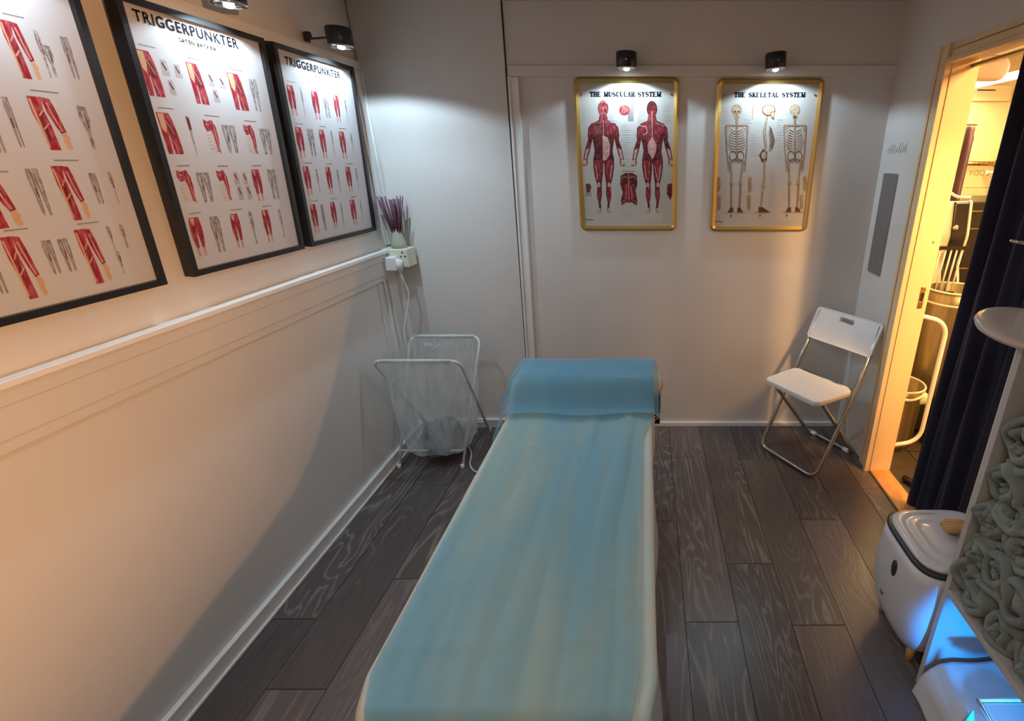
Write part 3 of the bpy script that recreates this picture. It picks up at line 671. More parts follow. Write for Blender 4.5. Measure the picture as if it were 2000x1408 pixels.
# black framed trigger point posters on the left wall
def L2(p, box_, pts):  # unit shape coordinates -> sheet
    (x0, y1), (x1, y0) = box_
    return [(x0 + (x1 - x0) * u, y1 - (y1 - y0) * v) for u, v in pts]
def motif(p, kind, tl, br):
    a = p.P(*tl); b = p.P(*br)
    if b[0] < a[0] + .012: b = (a[0] + .018, b[1])
    B = (a, b)
    def R(pts, m, up=1): p.raw(L2(p, B, pts), m, up)
    def Ln(pts, w, m, up=3): p.rline(L2(p, B, pts), w, m, up)
    if kind == 'A':
        R([(0, 0), (.7, 0), (.85, .2), (.92, .5), (1, .8), (1, 1), (.5, 1), (.42, .62), (.36, 1), (.1, 1), (.05, .5)], 'muscle')
        R([(.05, .02), (.4, .02), (.42, .3), (.3, .5), (.12, .4)], 'skin', 2)
        R([(.42, .25), (.7, .18), (.85, .4), (.8, .6), (.5, .58)], 'muscledark', 2)
        R([(.39, .55), (.43, .55), (.47, 1), (.38, 1)], 'paper', 3)
        R([(.9, .25), (.96, .5), (1, .75), (.94, .6)], 'skin', 3)
        Ln([(.45, .2), (.75, .5)], .002, 'tendon'); Ln([(.6, .65), (.72, .98)], .002, 'tendon')
    elif kind == 'B':
        R([(.1, 0), (.9, 0), (1, .25), (.98, .5), (.86, .78), (.84, 1), (.68, 1), (.66, .8), (.53, .4), (.5, .25), (.47, .4), (.36, .8), (.34, 1), (.18, 1), (.16, .78), (0, .5), (.02, .2)], 'muscle')
        R([(.15, .02), (.5, .02), (.42, .2), (.25, .16)], 'tendon', 2)
        R([(.18, .78), (.34, .78), (.32, 1), (.2, 1)], 'tendon', 2); R([(.68, .78), (.84, .78), (.82, 1), (.7, 1)], 'tendon', 2)
        for u in (.22, .36, .64, .78): Ln([(u, .2), (u + (.5 - u) * .2, .75)], .0016, 'muscledark')
    elif kind == 'C':
        R([(.05, 0), (.35, .05), (.5, .02), (.75, 0), (.95, .2), (.98, .5), (.88, .8), (.95, 1), (.8, .9), (.7, .95), (.62, .5), (.5, .3), (.2, .35), (.02, .2)], 'muscle')
        R([(.1, .35), (.5, .33), (.62, .5), (.66, .9), (.4, .95), (.15, .8)], 'paper', 2)
        for k in range(5):
            Ln([(.12, .45 + k * .1), (.4, .42 + k * .1), (.62, .5 + k * .1)], .0018, 'skin')
        Ln([(.75, .2), (.8, .9)], .002, 'tendon'); Ln([(.2, .12), (.4, .16)], .003, 'tendon')
    elif kind == 'g':
        for (x, sx) in ((.28, -1), (.74, 1)):
            R([(x - .2, 0), (x + .2, 0), (x + .22, .3), (x + .14, .6), (x + .08, 1), (x - .1, 1), (x - .14, .6), (x - .24, .3)], 'sketch')
            R([(x - .08, .10), (x - .02, .10), (x - .01, .5), (x - .05, .5)], 'paper', 2); R([(x - .03, .62), (x + .02, .62), (x, .9), (x - .02, .9)], 'paper', 2)
            Ln([(x + .08, .1), (x + .1, .5), (x + .04, .95)], .0012, 'inkgrey'); Ln([(x - .16, .1), (x - .12, .5), (x - .06, .95)], .0012, 'inkgrey')
        Ln([(.3, .42), (.34, .6)], .0022, 'muscledark', 4)
    elif kind == 's':
        R([(.25, 0), (.75, .02), (.8, .3), (.62, .6), (.6, 1), (.4, 1), (.4, .6), (.2, .3)], 'sketch')
        R([(.44, .12), (.52, .12), (.50, .5), (.46, .5)], 'paper', 2); Ln([(.55, .2), (.6, .5)], .0022, 'muscledark')
    elif kind == 'm':
        R([(.1, 0), (.9, 0), (1, 1), (0, 1)], 'inkpale'); R([(.3, .1), (.7, .25), (.85, .7), (.5, .6)], 'paper', 2); Ln([(.35, .2), (.65, .6)], .005, 'muscledark', 3)
    elif kind == 't':
        R([(.2, 0), (.8, .05), (.8, .35), (.3, .35)], 'muscledark', 2); R([(.3, .35), (.75, .35), (.62, 1), (.5, 1)], 'sketch')
    elif kind == 'E':
        R([(0, 0), (.46, 0), (.38, .22), (.46, .5), (.52, 1), (.16, 1), (.10, .6), (0.0, .3)], 'muscle'); Ln([(.36, .25), (.2, .35)], .003, 'tendon'); Ln([(.40, .5), (.2, .6)], .003, 'tendon')
        R([(.42, 0), (.70, .02), (.78, .2), (.84, .42), (.90, .64), (.76, .74), (.60, .52), (.48, .3)], 'muscle'); R([(.58, .14), (.68, .16), (.74, .40), (.68, .42)], 'muscledark', 2)
        R([(.72, .66), (.84, .62), (.98, .78), (.92, .80), (.94, .96), (.88, .97), (.84, .99), (.78, .98), (.72, .86)], 'skin', 2)
        R([(.02, .05), (.1, .05), (.2, .95), (.14, .95)], 'skin', 2); R([(.2, .3), (.34, .3), (.3, .9), (.22, .8)], 'muscledark', 2)
        Ln([(.56, .1), (.7, .5), (.8, .68)], .003, 'tendon')
        Ln([(.71, .66), (.85, .63)], .003, 'muscledark', 4)
def black_poster(root, w, h, corners, items, titles):
    bm = BM(); fw = .017
    out = [(-w / 2, 0), (w / 2, 0), (w / 2, h), (-w / 2, h)]; inn = [(-w / 2 + fw, fw), (w / 2 - fw, fw), (w / 2 - fw, h - fw), (-w / 2 + fw, h - fw)]
    rings = [[(x, y, 0) for x, y in out], [(x, y, .030) for x, y in out], [(x, y, .030) for x, y in inn], [(x, y, .018) for x, y in inn]]
    loft(bm, rings, cap0=True, cap1=False, smooth=False); obj('frame', bm, 'black', root, world=False)
    p = Print(w, h, 'paper', corners, fw)
    for t in items:
        kind, x0, y0, x1, y1 = t
        motif(p, kind, (x0, y0), (x1, y1))
        if kind in 'ABCE':
            a = p.P(x0, y0); p.rline([(a[0] + .012, a[1] + .012), (a[0] + random.uniform(.045, .07), a[1] + .012)], .0022, 'inkgrey')
    for body, x, y, wd, b, sp in titles: p.text(body, x, y, wd, 'ink', b, sp)
    p.done(root, .019)
    bm = BM(); v = [bm.verts.new((x, y, .0235)) for x, y in inn]; bm.faces.new(v); obj('glass', bm, 'glass', root, world=False)
PW, PH = .505, .704
LEAN = math.radians(3.7)
def RLt(): return (PI / 2 + LEAN, 0, PI / 2)
c1 = [(-696.3, -300.3), (143, -39.4), (320, 548.4), (-169.5, 671.1)]
c2 = [(218, -8), (497, 65), (580, 482), (359, 541)]
c3 = [(522, 76), (682, 121), (728, 443), (597, 475)]
i1 = [('E', 3, 42, 92, 162), ('s', 66, 62, 100, 155), ('s', 82, 90, 130, 156), ('g', 122, 75, 166, 160), ('g', 5, 192, 56, 290), ('E', 56, 190, 152, 295), ('s', 145, 208, 205, 292),
      ('E', -60, 350, 54, 440), ('g', 48, 330, 110, 418), ('E', 102, 325, 184, 425), ('g', 174, 338, 209, 396), ('s', 210, 336, 240, 395),
      ('E', 0, 462, 98, 570), ('g', 78, 468, 124, 528), ('g', 110, 465, 155, 523), ('E', 145, 447, 223, 542), ('s', 205, 440, 232, 484), ('s', 230, 437, 257, 480), ('s', 223, 487, 249, 528),
      ('E', -130, 205, -40, 320), ('g', -40, 200, 0, 300), ('E', -130, 40, -60, 160), ('g', -60, 45, 0, 160), ('E', -150, 490, -40, 600), ('g', -40, 480, 0, 570)]
i2 = [('A', 262, 97, 317, 187), ('m', 305, 115, 327, 147), ('m', 330, 122, 350, 150), ('m', 319, 152, 338, 182), ('A', 354, 117, 399, 198), ('m', 393, 135, 411, 163), ('m', 414, 142, 431, 166), ('m', 403, 167, 420, 193), ('A', 431, 133, 475, 207), ('g', 472, 143, 501, 208),
      ('A', 297, 215, 349, 295), ('t', 350, 220, 374, 296), ('C', 384, 226, 423, 293), ('g', 418, 235, 458, 289), ('C', 461, 233, 494, 293), ('g', 491, 240, 524, 291),
      ('C', 331, 327, 374, 391), ('g', 368, 331, 409, 387), ('C', 408, 325, 442, 387), ('m', 441, 328, 456, 351), ('m', 459, 328, 472, 350), ('m', 448, 355, 464, 382), ('m', 466, 354, 481, 380), ('B', 476, 322, 506, 383), ('g', 507, 321, 536, 379),
      ('B', 352, 422, 394, 495), ('g', 393, 419, 430, 487), ('B', 433, 413, 466, 479), ('s', 468, 407, 494, 471), ('B', 496, 404, 524, 466), ('s', 528, 402, 548, 458)]
i3 = [('B', 552, 158, 577, 219), ('s', 578, 162, 593, 222), ('B', 600, 169, 623, 226), ('g', 623, 176, 642, 222), ('B', 644, 176, 663, 231), ('s', 666, 184, 678, 231),
      ('B', 568, 240, 593, 300), ('g', 591, 243, 614, 297), ('B', 615, 244, 636, 301), ('s', 638, 246, 651, 296), ('B', 655, 247, 675, 302), ('s', 678, 250, 689, 293),
      ('B', 583, 317, 606, 373), ('s', 608, 322, 619, 368), ('B', 628, 318, 647, 371), ('s', 650, 322, 660, 366), ('B', 668, 317, 686, 366), ('s', 688, 320, 699, 363),
      ('B', 597, 392, 619, 446), ('g', 618, 392, 633, 443), ('B', 637, 387, 656, 438), ('s', 657, 388, 668, 436), ('B', 677, 383, 695, 431), ('s', 697, 384, 707, 428)]
def poster(y0, label, corners, items, titles):
    r = thing('anatomy_poster', label, 'poster', (XL + .003, y0 + PW / 2, 1.213), RLt())
    black_poster(r, PW, PH, corners, items, titles); return r
poster(.842, 'black-framed poster of red arm muscles, nearest of the three and cut by the photo edge', c1, i1, [])
poster(1.436, 'black-framed TRIGGERPUNKTER poster reading SÄTEN BÄCKEN, between the other two wall posters', c2, i2, [('TRIGGERPUNKTER', 366, 60, .345, .022, 1.15), ('SÄTEN BÄCKEN', 378, 84, .125, .02, 1.3)])
poster(1.985, 'black-framed TRIGGERPUNKTER poster reading BEN, farthest poster and nearest the reed vase', c3, i3, [('TRIGGERPUNKTER', 609, 127, .345, .022, 1.15), ('BEN', 615, 143, .030, .008, 1.3)])

# ---------------------------------------------------------------- picture lamps
def picture_lamp(name_label, loc, rot, side=0, tilt=0, off=.078, power=1.0):
    """local: x right along wall, y up, z out of wall; body hangs `off` in front of the wall"""
    r = thing('picture_lamp', name_label, 'lamp', loc, rot, None)
    Rz = Matrix.Rotation(math.radians(tilt), 4, 'Z')
    def fin(bm): bmesh.ops.transform(bm, matrix=Rz, verts=bm.verts)
    bm = BM(); lathe(bm, [(.043, -.031), (.0465, -.028), (.0475, 0), (.0475, .028), (.045, .033), (.038, .034)], (0, 0, off), 40, axis='y'); 
    fin(bm); body = obj('lamp_body', bm, 'lampblack', r, world=False)
    bm = BM(); lathe(bm, [(.0465, -.0285), (.0465, -.0345), (.036, -.0350), (.034, -.0325), (.043, -.0312)], (0, 0, off), 40, axis='y'); fin(bm); obj('rim', bm, 'chrome', r, world=False)
    bm = BM(); lathe(bm, [(.014, -.033), (.013, -.037), (.009, -.0405), (.0004, -.042)], (0, 0, off), 20, axis='y'); fin(bm); obj('lens', bm, 'led', r, world=False)
    bm = BM()
    box(bm, -.016, .016, -.016, .016, .0, .008, bev=.002)
    if side:
        tube(bm, fillet([(0, 0, .006), (side * .006, -.006, .016), (0, 0, off - .040)], .01), .0035, 8)
        lathe(bm, [(.012, -.010), (.014, 0), (.012, .012)], (side * .012, .004, .018), 16, axis='y')
    else: tube(bm, [(0, 0, .006), (0, 0, off - .044)], .006, 8)
    obj('bracket', bm, 'lampblack', r, world=False)
    bm = BM(); lathe(bm, [(.0045, .0), (.0035, .002)], (0, -.002, off + .0468), 12); fin(bm); obj('button', bm, 'steel', r, world=False)
    l = light('led_spot', 'SPOT', (0, 0, 0), LED_W * power, COOL, .012, spot_size=math.radians(150), spot_blend=.22)
    l.parent = r; l.location = (0.043 * math.sin(math.radians(tilt)), -.046, off); l.rotation_euler = (-PI / 2, 0, math.radians(tilt))
    return r
picture_lamp('round black picture lamp over the muscular system chart', (-.09, YB - .016, 1.955), RB, power=.8)
picture_lamp('tilted round black picture lamp over the skeletal system chart', (.592, YB - .016, 1.952), RB, tilt=5, power=.8)
picture_lamp('black picture lamp over the SÄTEN BÄCKEN poster at the top edge', (XL + .016, 1.715, 1.985), RL, side=-1, off=.135)
picture_lamp('black picture lamp over the BEN poster near the room corner', (XL + .016, 2.285, 1.985), RL, side=-1, off=.135, power=1.2)
picture_lamp('assumed black picture lamp over the arm muscle poster, unseen beyond the left edge', (XL + .016, 1.14, 1.985), RL, side=-1, off=.135, power=.42)  # unseen lamp, assumed from the glare on the nearest poster

# ---------------------------------------------------------------- ledge end: socket box, plug, vase with reeds
t = thing('socket_box', 'cream double power socket box at the end of the wall ledge', 'power socket', (-1.30, 2.585, 1.022))
bm = BM(); box(bm, XL, -1.235, 2.545, 2.645, 1.015, 1.110, bev=.006, seg=3); obj('housing', bm, 'cream', t)
bm = BM()
for dx, dz in ((0, .018), (-.011, -.003), (.011, -.003)): lathe(bm, [(.0045, -.0015), (.0045, .001)], (-1.258 + dx, 2.545, 1.075 + dz), 10, axis='y')
obj('socket_hole', bm, 'black', t)
t = thing('plug_adapter', 'white plug adapter block pushed into the cream socket box', 'plug', (-1.315, 2.53, 1.0))
bm = BM(); box(bm, -1.35, -1.285, 2.500, 2.548, 1.005, 1.075, bev=.006, seg=3); obj('adapter_body', bm, 'white', t)
bm = BM(); loft(bm, [[(-1.29, 2.515, 1.07), (-1.262, 2.515, 1.05), (-1.262, 2.54, 1.05), (-1.29, 2.54, 1.07)], [(-1.283, 2.518, 1.0), (-1.268, 2.518, .99), (-1.268, 2.536, .99), (-1.283, 2.536, 1.0)]]); obj('plug_head', bm, 'white', t)
bm = BM()
pts = [(-1.275, 2.527, 1.0), (-1.272, 2.53, .95), (-1.262, 2.55, .88), (-1.285, 2.55, .80), (-1.305, 2.54, .74), (-1.325, 2.53, .66), (-1.315, 2.52, .55), (-1.32, 2.50, .40), (-1.325, 2.53, .2), (-1.322, 2.57, .03), (-1.25, 2.60, .006), (-1.10, 2.52, .006), (-.98, 2.36, .006), (-.96, 2.24, .006), (-.90, 2.16, .006), (-.80, 2.17, .006), (-.62, 2.2, .006)]
tube(bm, fillet(pts, .06, 4), .0038, 8)
tag(obj('power_cord', bm, 'white', loc=(-1.3, 2.5, 0)), 'white power cord hanging from the plug adapter and looping onto the floor', 'cord')
bm = BM(); pts = [(XL + .006, 2.455, .955), (XL + .006, 2.45, .85), (XL + .006, 2.435, .75), (XL + .006, 2.44, .6), (XL + .006, 2.43, .45)]
tube(bm, fillet(pts, .04, 4), .0022, 6); tag(obj('thin_wire', bm, 'trim', loc=(XL + .004, 2.45, .45)), 'thin white wire running down the left wall beside the laundry rack', 'wire')
vz = 1.110; vc = (-1.290, 2.592)
bm = BM(); lathe(bm, [(.034, 0), (.039, .004), (.037, .02), (.020, .09), (.0185, .098), (.0165, .098), (.015, .08), (.014, .02)], (vc[0], vc[1], vz), 36)
tag(obj('vase', bm, 'vase', loc=(vc[0], vc[1], vz)), 'small sage green conical vase holding dark reeds on the socket box', 'vase')
bm = BM(); tube(bm, [(0, 0, 0), (0, 0, .225)], .0030, 6)
proto = obj('reed_stick', bm, 'reed'); G = 'dark plum reed sticks in the small vase'
for k in range(42):
    o = proto if k == 0 else proto.copy()
    if k: COL.objects.link(o)
    a = 2 * PI * k * .381966; q = math.sqrt((k + .5) / 42); tl = q * .26
    o.location = (vc[0] + math.cos(a) * q * .0095, vc[1] + math.sin(a) * q * .0095, vz + .022)
    o.rotation_euler = (-math.sin(a) * tl * .8, math.cos(a) * tl, 0); o.scale = (1, 1, random.uniform(.86, 1.08))
    tag(o, 'dark plum reed stick standing in the small sage green vase', 'reed stick', G)

# ---------------------------------------------------------------- laundry rack and bag
t = thing('laundry_rack', 'white folding metal laundry rack frame in the corner below the ledge', 'laundry rack', (-1.1, 2.37, 0))
def uframe(xa, xb, ytop, yfoot, xfa, xfb, ztop=.645):
    bm = BM(); tube(bm, fillet([(xfa, yfoot, .008), (xa, ytop, ztop), (xb, ytop, ztop), (xfb, yfoot, .008)], .06, 6), .0075, 10)
    for x in (xfa, xfb): lathe(bm, [(.010, 0), (.010, .025)], (x, yfoot, 0), 10)
    return bm
obj('leg_frame', uframe(-1.315, -.895, 2.165, 2.60, -1.30, -.955), 'whitemetal', t)
obj('leg_frame', uframe(-1.29, -.905, 2.525, 2.215, -1.325, -.985), 'whitemetal', t)
bm = BM(); tube(bm, [(-1.30, 2.56, .09), (-.955, 2.56, .09)], .005, 8); obj('cross_bar', bm, 'whitemetal', t)
bm = BM(); tube(bm, [(-1.318, 2.25, .09), (-.985, 2.25, .09)], .005, 8); obj('cross_bar', bm, 'whitemetal', t)
bt = thing('laundry_bag', 'translucent white mesh laundry bag hanging in the folding rack', 'laundry bag', (-1.1, 2.36, .04))
def bagfn(u, v):
    a = 2 * PI * u; c, s = math.cos(a), math.sin(a)
    ex = 5 - 2 * v
    px = math.copysign(abs(c) ** (2 / ex), c); py = math.copysign(abs(s) ** (2 / ex), s)
    sl = v ** .8
    w = .180 - .030 * sl + .03 * math.sin(PI * v); dd = .178 - .035 * sl
    z = .635 - .60 * v
    if v > .88: k = (v - .88) / .12; w *= (1 - .85 * k ** 2.2); dd *= (1 - .85 * k ** 2.2)
    wr = noise.noise(Vector((a * 1.5, v * 2.2, 3))) * .014 * (.3 + v) + .006 * math.sin(a * 11 + v * 3) * min(1, v * 3)
    return (-1.105 + px * (w + wr) - .025 * v, 2.345 + py * (dd + wr) + .0 * v, z)
bm = BM(); grid(bm, 72, 30, bagfn, closed_u=True); obj('mesh_body', bm, 'mesh', bt)
for yy in (2.165, 2.525):
    bm = BM(); tube(bm, [(-1.27, yy, .643), (-.935, yy, .643)], .0105, 10); obj('bar_sleeve', bm, 'mesh', bt)
for yy in (2.178, 2.512):
    bm = BM(); tube(bm, [(-1.20 + .07 * k / 8, yy, .60 - .028 * math.sin(PI * k / 8)) for k in range(9)], .002, 6); obj('handle_loop', bm, 'white', bt)
bm = BM(); box(bm, -1.215, -1.165, 2.50, 2.502, .595, .612); obj('care_tag', bm, 'white', bt)
bm = BM()
def heap(u, v):
    a = 2 * PI * u; r = math.cos(v * PI / 2); z = math.sin(v * PI / 2)
    n = noise.noise(Vector((math.cos(a) * 2.5, math.sin(a) * 2.5, v * 4))) * .06 + noise.noise(Vector((math.cos(a) * 7, math.sin(a) * 7, v * 9))) * .02
    return (-1.12 + math.cos(a) * r * (.125 + n * .4), 2.35 + math.sin(a) * r * (.115 + n * .4), .060 + z * (.15 + n))
grid(bm, 40, 14, heap, closed_u=True)
tag(obj('laundry_pile', bm, 'laundry', loc=(-1.1, 2.35, .06)), 'dark grey-green crumpled laundry lying in the bottom of the mesh bag', 'laundry')

# ---------------------------------------------------------------- massage table and its covers
TX0, TX1, TY0, TY1, TZ = -.545, .018, .60, 2.06, .595
t = thing('massage_table', 'padded massage table under the blue sheet in the middle of the room', 'massage table', (-.26, 1.15, 0))
bm = BM(); box(bm, TX0 + .01, TX1 - .005, TY0, TY1, TZ - .065, TZ - .006, bev=.018, seg=3); obj('padded_top', bm, 'bluevinyl', t)
bm = BM(); box(bm, TX0 + .03, TX1 - .02, TY0 + .02, TY1 - .02, TZ - .12, TZ - .066, bev=.003); obj('under_frame', bm, 'beech', t)
for x in (TX0 + .055, TX1 - .05):
    for y in (TY0 + .14, TY1 - .10):
        bm = BM(); box(bm, x - .018, x + .018, y - .025, y + .025, 0, TZ - .1, bev=.004); obj('leg', bm, 'beech', t)
bm = BM(); box(bm, TX1 - .03, TX1 + .048, TY1 - .06, TY1 - .03, TZ - .13, TZ - .05, mi=0, bev=.004); box(bm, TX1 + .0, TX1 + .046, TY1 - .062, TY1 - .03, TZ - .20, TZ - .13, mi=1, bev=.003)
box(bm, TX1 + .02, TX1 + .05, TY1 - .064, TY1 - .055, TZ - .052, TZ - .035, mi=2, bev=.002)
obj('corner_bracket', bm, ['bluevinyl', 'black', 'white'], t)
for zz in (TZ - .17, TZ - .155):
    bm = BM(); tube(bm, [(TX1 + .0, TY1 - .07, zz - .02), (TX1 + .05, TY1 - .07, zz + .015)], .003, 6); obj('strap', bm, 'white', t)
bm = BM(); tube(bm, [(TX0 + .0, 1.94, TZ + .035), (TX0 + .03, 1.94, TZ + .038), (TX1 + .0, 1.94, TZ + .038), (TX1 + .030, 1.94, TZ + .030), (TX1 + .046, 1.94, TZ + .018)], [.030, .042, .042, .036, .018], 20)
bmesh.ops.scale(bm, verts=bm.verts, vec=(1, 2.4, 1), space=Matrix.Translation((0, -1.94, 0)))
tag(obj('head_bolster', bm, 'beige', loc=(-.26, 1.94, TZ)), 'beige bolster pillow under the sheet at the far end of the massage table', 'pillow')
def smooth(a, b, x):
    x = max(0, min(1, (x - a) / (b - a))); return x * x * (3 - 2 * x)
def head_z(y):
    return .092 * smooth(1.685, 1.83, y) - .02 * smooth(1.98, 2.08, y)
def cover_fn(side_l, side_r, drop_l, drop_r, lift, end, wav, y0=.46):
    def fn(u, v):
        y = y0 + (end - y0) * v
        nl = .35 * max(0, .65 - y); nr = .2 * max(0, .65 - y); ed = max(0, .60 - y); w = TX1 - TX0; tot = drop_l + w + side_l + side_r + drop_r; s = u * tot
        hz = head_z(y) - 1.5 * max(0, .58 - y); z = TZ + hz + lift
        n1 = noise.noise(Vector((u * 9, y * 1.1, wav))) ; n2 = noise.noise(Vector((u * 3, y * 6, wav + 4)))
        x = TX0 - side_l + (s - drop_l)
        z += n1 * .004 + n2 * .002
        if s < drop_l:
            k = (drop_l - s); fl = .35 + .65 * smooth(1.95, 1.7, y)
            x = TX0 - side_l - k * .30 - .012 * math.sin(y * 9 + wav) * k / drop_l; z = TZ + hz + lift - k * .95 - .003
        elif s > tot - drop_r:
            k = s - (tot - drop_r); x = TX1 + side_r + k * .05 + .008 * math.sin(y * 11 + wav) * k / drop_r; z = TZ + hz + lift - k * .98 - .003
        q = (x - TX0) / w; x += nl * max(0, min(1, 1 - q)) - nr * max(0, min(1, q))
        if y > TY1 - .01:
            k = y - (TY1 - .01); z -= k * 1.1; y = TY1 - .01 + k * .35
        return (x, y, z)
    return fn
bm = BM(); grid(bm, 60, 120, cover_fn(.004, .004, .09, .13, .002, 2.13, 1.3))
tag(obj('table_cover', bm, 'under', loc=(-.26, 1.1, TZ), mods=[('SOLIDIFY', dict(thickness=.0015, offset=-1))]), 'pale cream-green fitted cover showing at the edges under the blue sheet', 'cover')
def top_sheet(u, v):
    y = .46 + (2.15 - .46) * v
    hz = head_z(y) - 1.5 * max(0, .58 - y)
    xl = TX0 - .002 + .35 * max(0, .65 - y); xr = TX1 + .006 - .2 * max(0, .65 - y)
    # skewed towards the left near the camera, folds on the right half
    e0 = .022 + .010 * noise.noise(Vector((y * 2, 3, 1))); e1 = .935 + .06 * noise.noise(Vector((y * 1.7, 8, 1))) + .10 * smooth(1.5, 1.75, y)
    s = e0 + u * (e1 - e0)
    x = xl + (xr - xl) * s
    n = noise.noise(Vector((s * 7 + y * .5, y * 1.4, 9.2))); n2 = noise.noise(Vector((s * 20, y * 2.2, 2)))
    fold = smooth(.45, .8, s) * .010 * max(0, math.sin((s * 13 + .7 * math.sin(y * 2.6)) * 2)) * smooth(.7, 1.3, y)
    z = TZ + hz + .0095 + abs(n) * .006 + n2 * .0018 + fold
    z += .004 * math.exp(-((y - 1.47) / .012) ** 2) * smooth(.1, .3, s) * smooth(.6, .4, s) + .003 * math.exp(-((y - .86) / .01) ** 2)
    z += .004 * math.exp(-((y - .70 - .03 * s) / .012) ** 2)
    if s < 0: z -= (-s) * (xr - xl) * 1.5; x = xl + s * (xr - xl) * .6
    if s > 1: z -= (s - 1) * (xr - xl) * 1.6; x = xr + (s - 1) * (xr - xl) * .35
    if y > TY1 - .01:
        k = y - (TY1 - .01); z -= k * 1.1; y = TY1 - .01 + k * .35 + .004
    return (x, y, z)
bm = BM(); grid(bm, 110, 170, top_sheet)
tag(obj('disposable_sheet', bm, 'sheet', loc=(-.26, 1.1, TZ), mods=[('SOLIDIFY', dict(thickness=.0006, offset=1))][:0]), 'light blue disposable sheet spread along the massage table', 'sheet')
def head_cover(u, v):
    s = -.16 + u * 1.20; w = TX1 - TX0 + .02; ys = 1.665 + .012 * math.sin(s * 9)
    y = ys + (2.10 - ys) * v; hz = head_z(y)
    x = TX0 - .006 + s * w; z = TZ + hz + .033 + .003 * noise.noise(Vector((s * 8, y * 9, 5)))
    if s < 0: z -= (-s) * w * (1.9 - .7 * v); x = TX0 - .006 + s * w * (.75 - .25 * v) + .010 * math.sin(y * 50) * (-s) * 6
    if s > 1: z -= (s - 1) * w * .9; x = TX0 - .006 + w + (s - 1) * w * .8
    if y > 2.05: k = y - 2.05; z -= k * 1.2; y = 2.05 + k * .35 + .012
    return (x, y, z)
bm = BM(); grid(bm, 80, 40, head_cover)
tag(obj('headrest_sheet', bm, 'sheetend', loc=(-.26, 1.9, TZ)), 'deeper blue sheet piece draped over the bolster at the far end of the table', 'sheet')

# ---------------------------------------------------------------- folding chair
ch = thing('folding_chair', 'white folding chair with steel tube legs near the doorway', 'chair', (.945, 2.385, 0), (0, 0, 0))
ang = math.atan2(-.547, -.837)     # local +x points forward (where the sitter looks)
ch.rotation_euler = (0, 0, ang)
# local: x forward, y to the sitter's left
def side_pt(x): return 1
HWo, HWi = .192, .165
bm = BM()
path = [(-.150, -HWo + .012, .765), (-.010, -HWo, .445), (.215, -HWo, .014), (.215, HWo, .014), (-.010, HWo, .445), (-.150, HWo - .012, .765)]
tube(bm, fillet(path, .055, 7), .0095, 10, sx=1.3); obj('back_and_front_leg', bm, 'steel', ch, world=False)
bm = BM()
path = [(.205, -HWi, .425), (-.150, -HWi, .014), (-.150, HWi, .014), (.205, HWi, .425)]
tube(bm, fillet(path, .055, 7), .0095, 10, sx=1.3); obj('rear_leg', bm, 'steel', ch, world=False)
bm = BM(); tube(bm, [(.205, -HWi, .425), (.205, HWi, .425)], .007, 8); obj('seat_rod', bm, 'steel', ch, world=False)
for sy in (-1, 1):
    bm = BM(); lathe(bm, [(.006, sy * HWi), (.006, sy * HWo)], (.075, 0, .278), 8, axis='y'); obj('pivot', bm, 'steel', ch, world=False)
bm = BM(); tube(bm, [(-.028, -HWi + .01, .44), (-.028, HWi - .01, .44)], .0085, 10); obj('link_bar', bm, 'steel', ch, world=False)
for sy in (-1, 1):
    bm = BM(); lathe(bm, [(.013, -.02), (.014, .02)], (-.150, sy * (HWi - .05), .014), 10, axis='y'); obj('foot_cap', bm, 'white', ch, world=False)
bm = BM()
so = [(-.005, -.168), (-.005, .168), (.02, .186), (.235, .176), (.262, .155), (.262, -.155), (.235, -.176), (.02, -.186)]
rings = []
for z, k in ((.428, .985), (.438, 1), (.449, 1), (.453, .985)): rings.append([(.13 + (x - .13) * k, y * k, z) for x, y in so])
loft(bm, rings, smooth=False)
obj('seat', bm, 'white', ch, world=False)
bm = BM()
outer = rrect(.395, .178, .022, 5, 0, 0); inner = rrect(.082, .024, .004, 3, 0, .052)
holed_panel(bm, outer, inner, -.007, .007)
tl = math.atan2(.14, .32)
bmesh.ops.bevel(bm, geom=[e for e in bm.edges if len(e.link_faces) == 2 and abs(e.verts[0].co.z - e.verts[1].co.z) < 1e-6 and e.calc_face_angle(0) > 1], offset=.003, segments=2, affect='EDGES')
# panel plane: width along chair y, height along tilted z
mt = Matrix.Translation((-.117, 0, .700)) @ Matrix(((0, -math.sin(tl), math.cos(tl), 0), (1, 0, 0, 0), (0, math.cos(tl), math.sin(tl), 0), (0, 0, 0, 1)))
bmesh.ops.transform(bm, matrix=mt, verts=bm.verts); obj('backrest', bm, 'white', ch, world=False)

# ---------------------------------------------------------------- right wall: plate and pencil marks
bm = BM()
loft(bm, [[(x, y, z) for x, y in rrect(.145 - d_, .488 - d_, .008, 4, 0, 0)] for z, d_ in ((0, 0), (.004, 0), (.006, .004))], smooth=False)
o = obj('wall_mirror', bm, 'plate'); o.location = (XR - .001, 2.535, 1.230); o.rotation_euler = RR
tag(o, 'narrow tall grey mirror plate on the wall beside the doorway', 'mirror')
bm = BM(); x = .0
for k in range(9):
    a = random.uniform(.02, .045); tube(bm, [(k * .022, 0, 0), (k * .022 + .010, a, 0), (k * .022 + .006, a * .3, 0), (k * .022 + .020, .004 + random.uniform(-.01, .012), 0)], .0007, 4)
o = obj('pencil_scribble', bm, 'pencil'); o.location = (XR - .0008, 2.62, 1.565); o.rotation_euler = RR
tag(o, 'faint pencil scribble on the wall above the grey mirror plate', 'scribble')

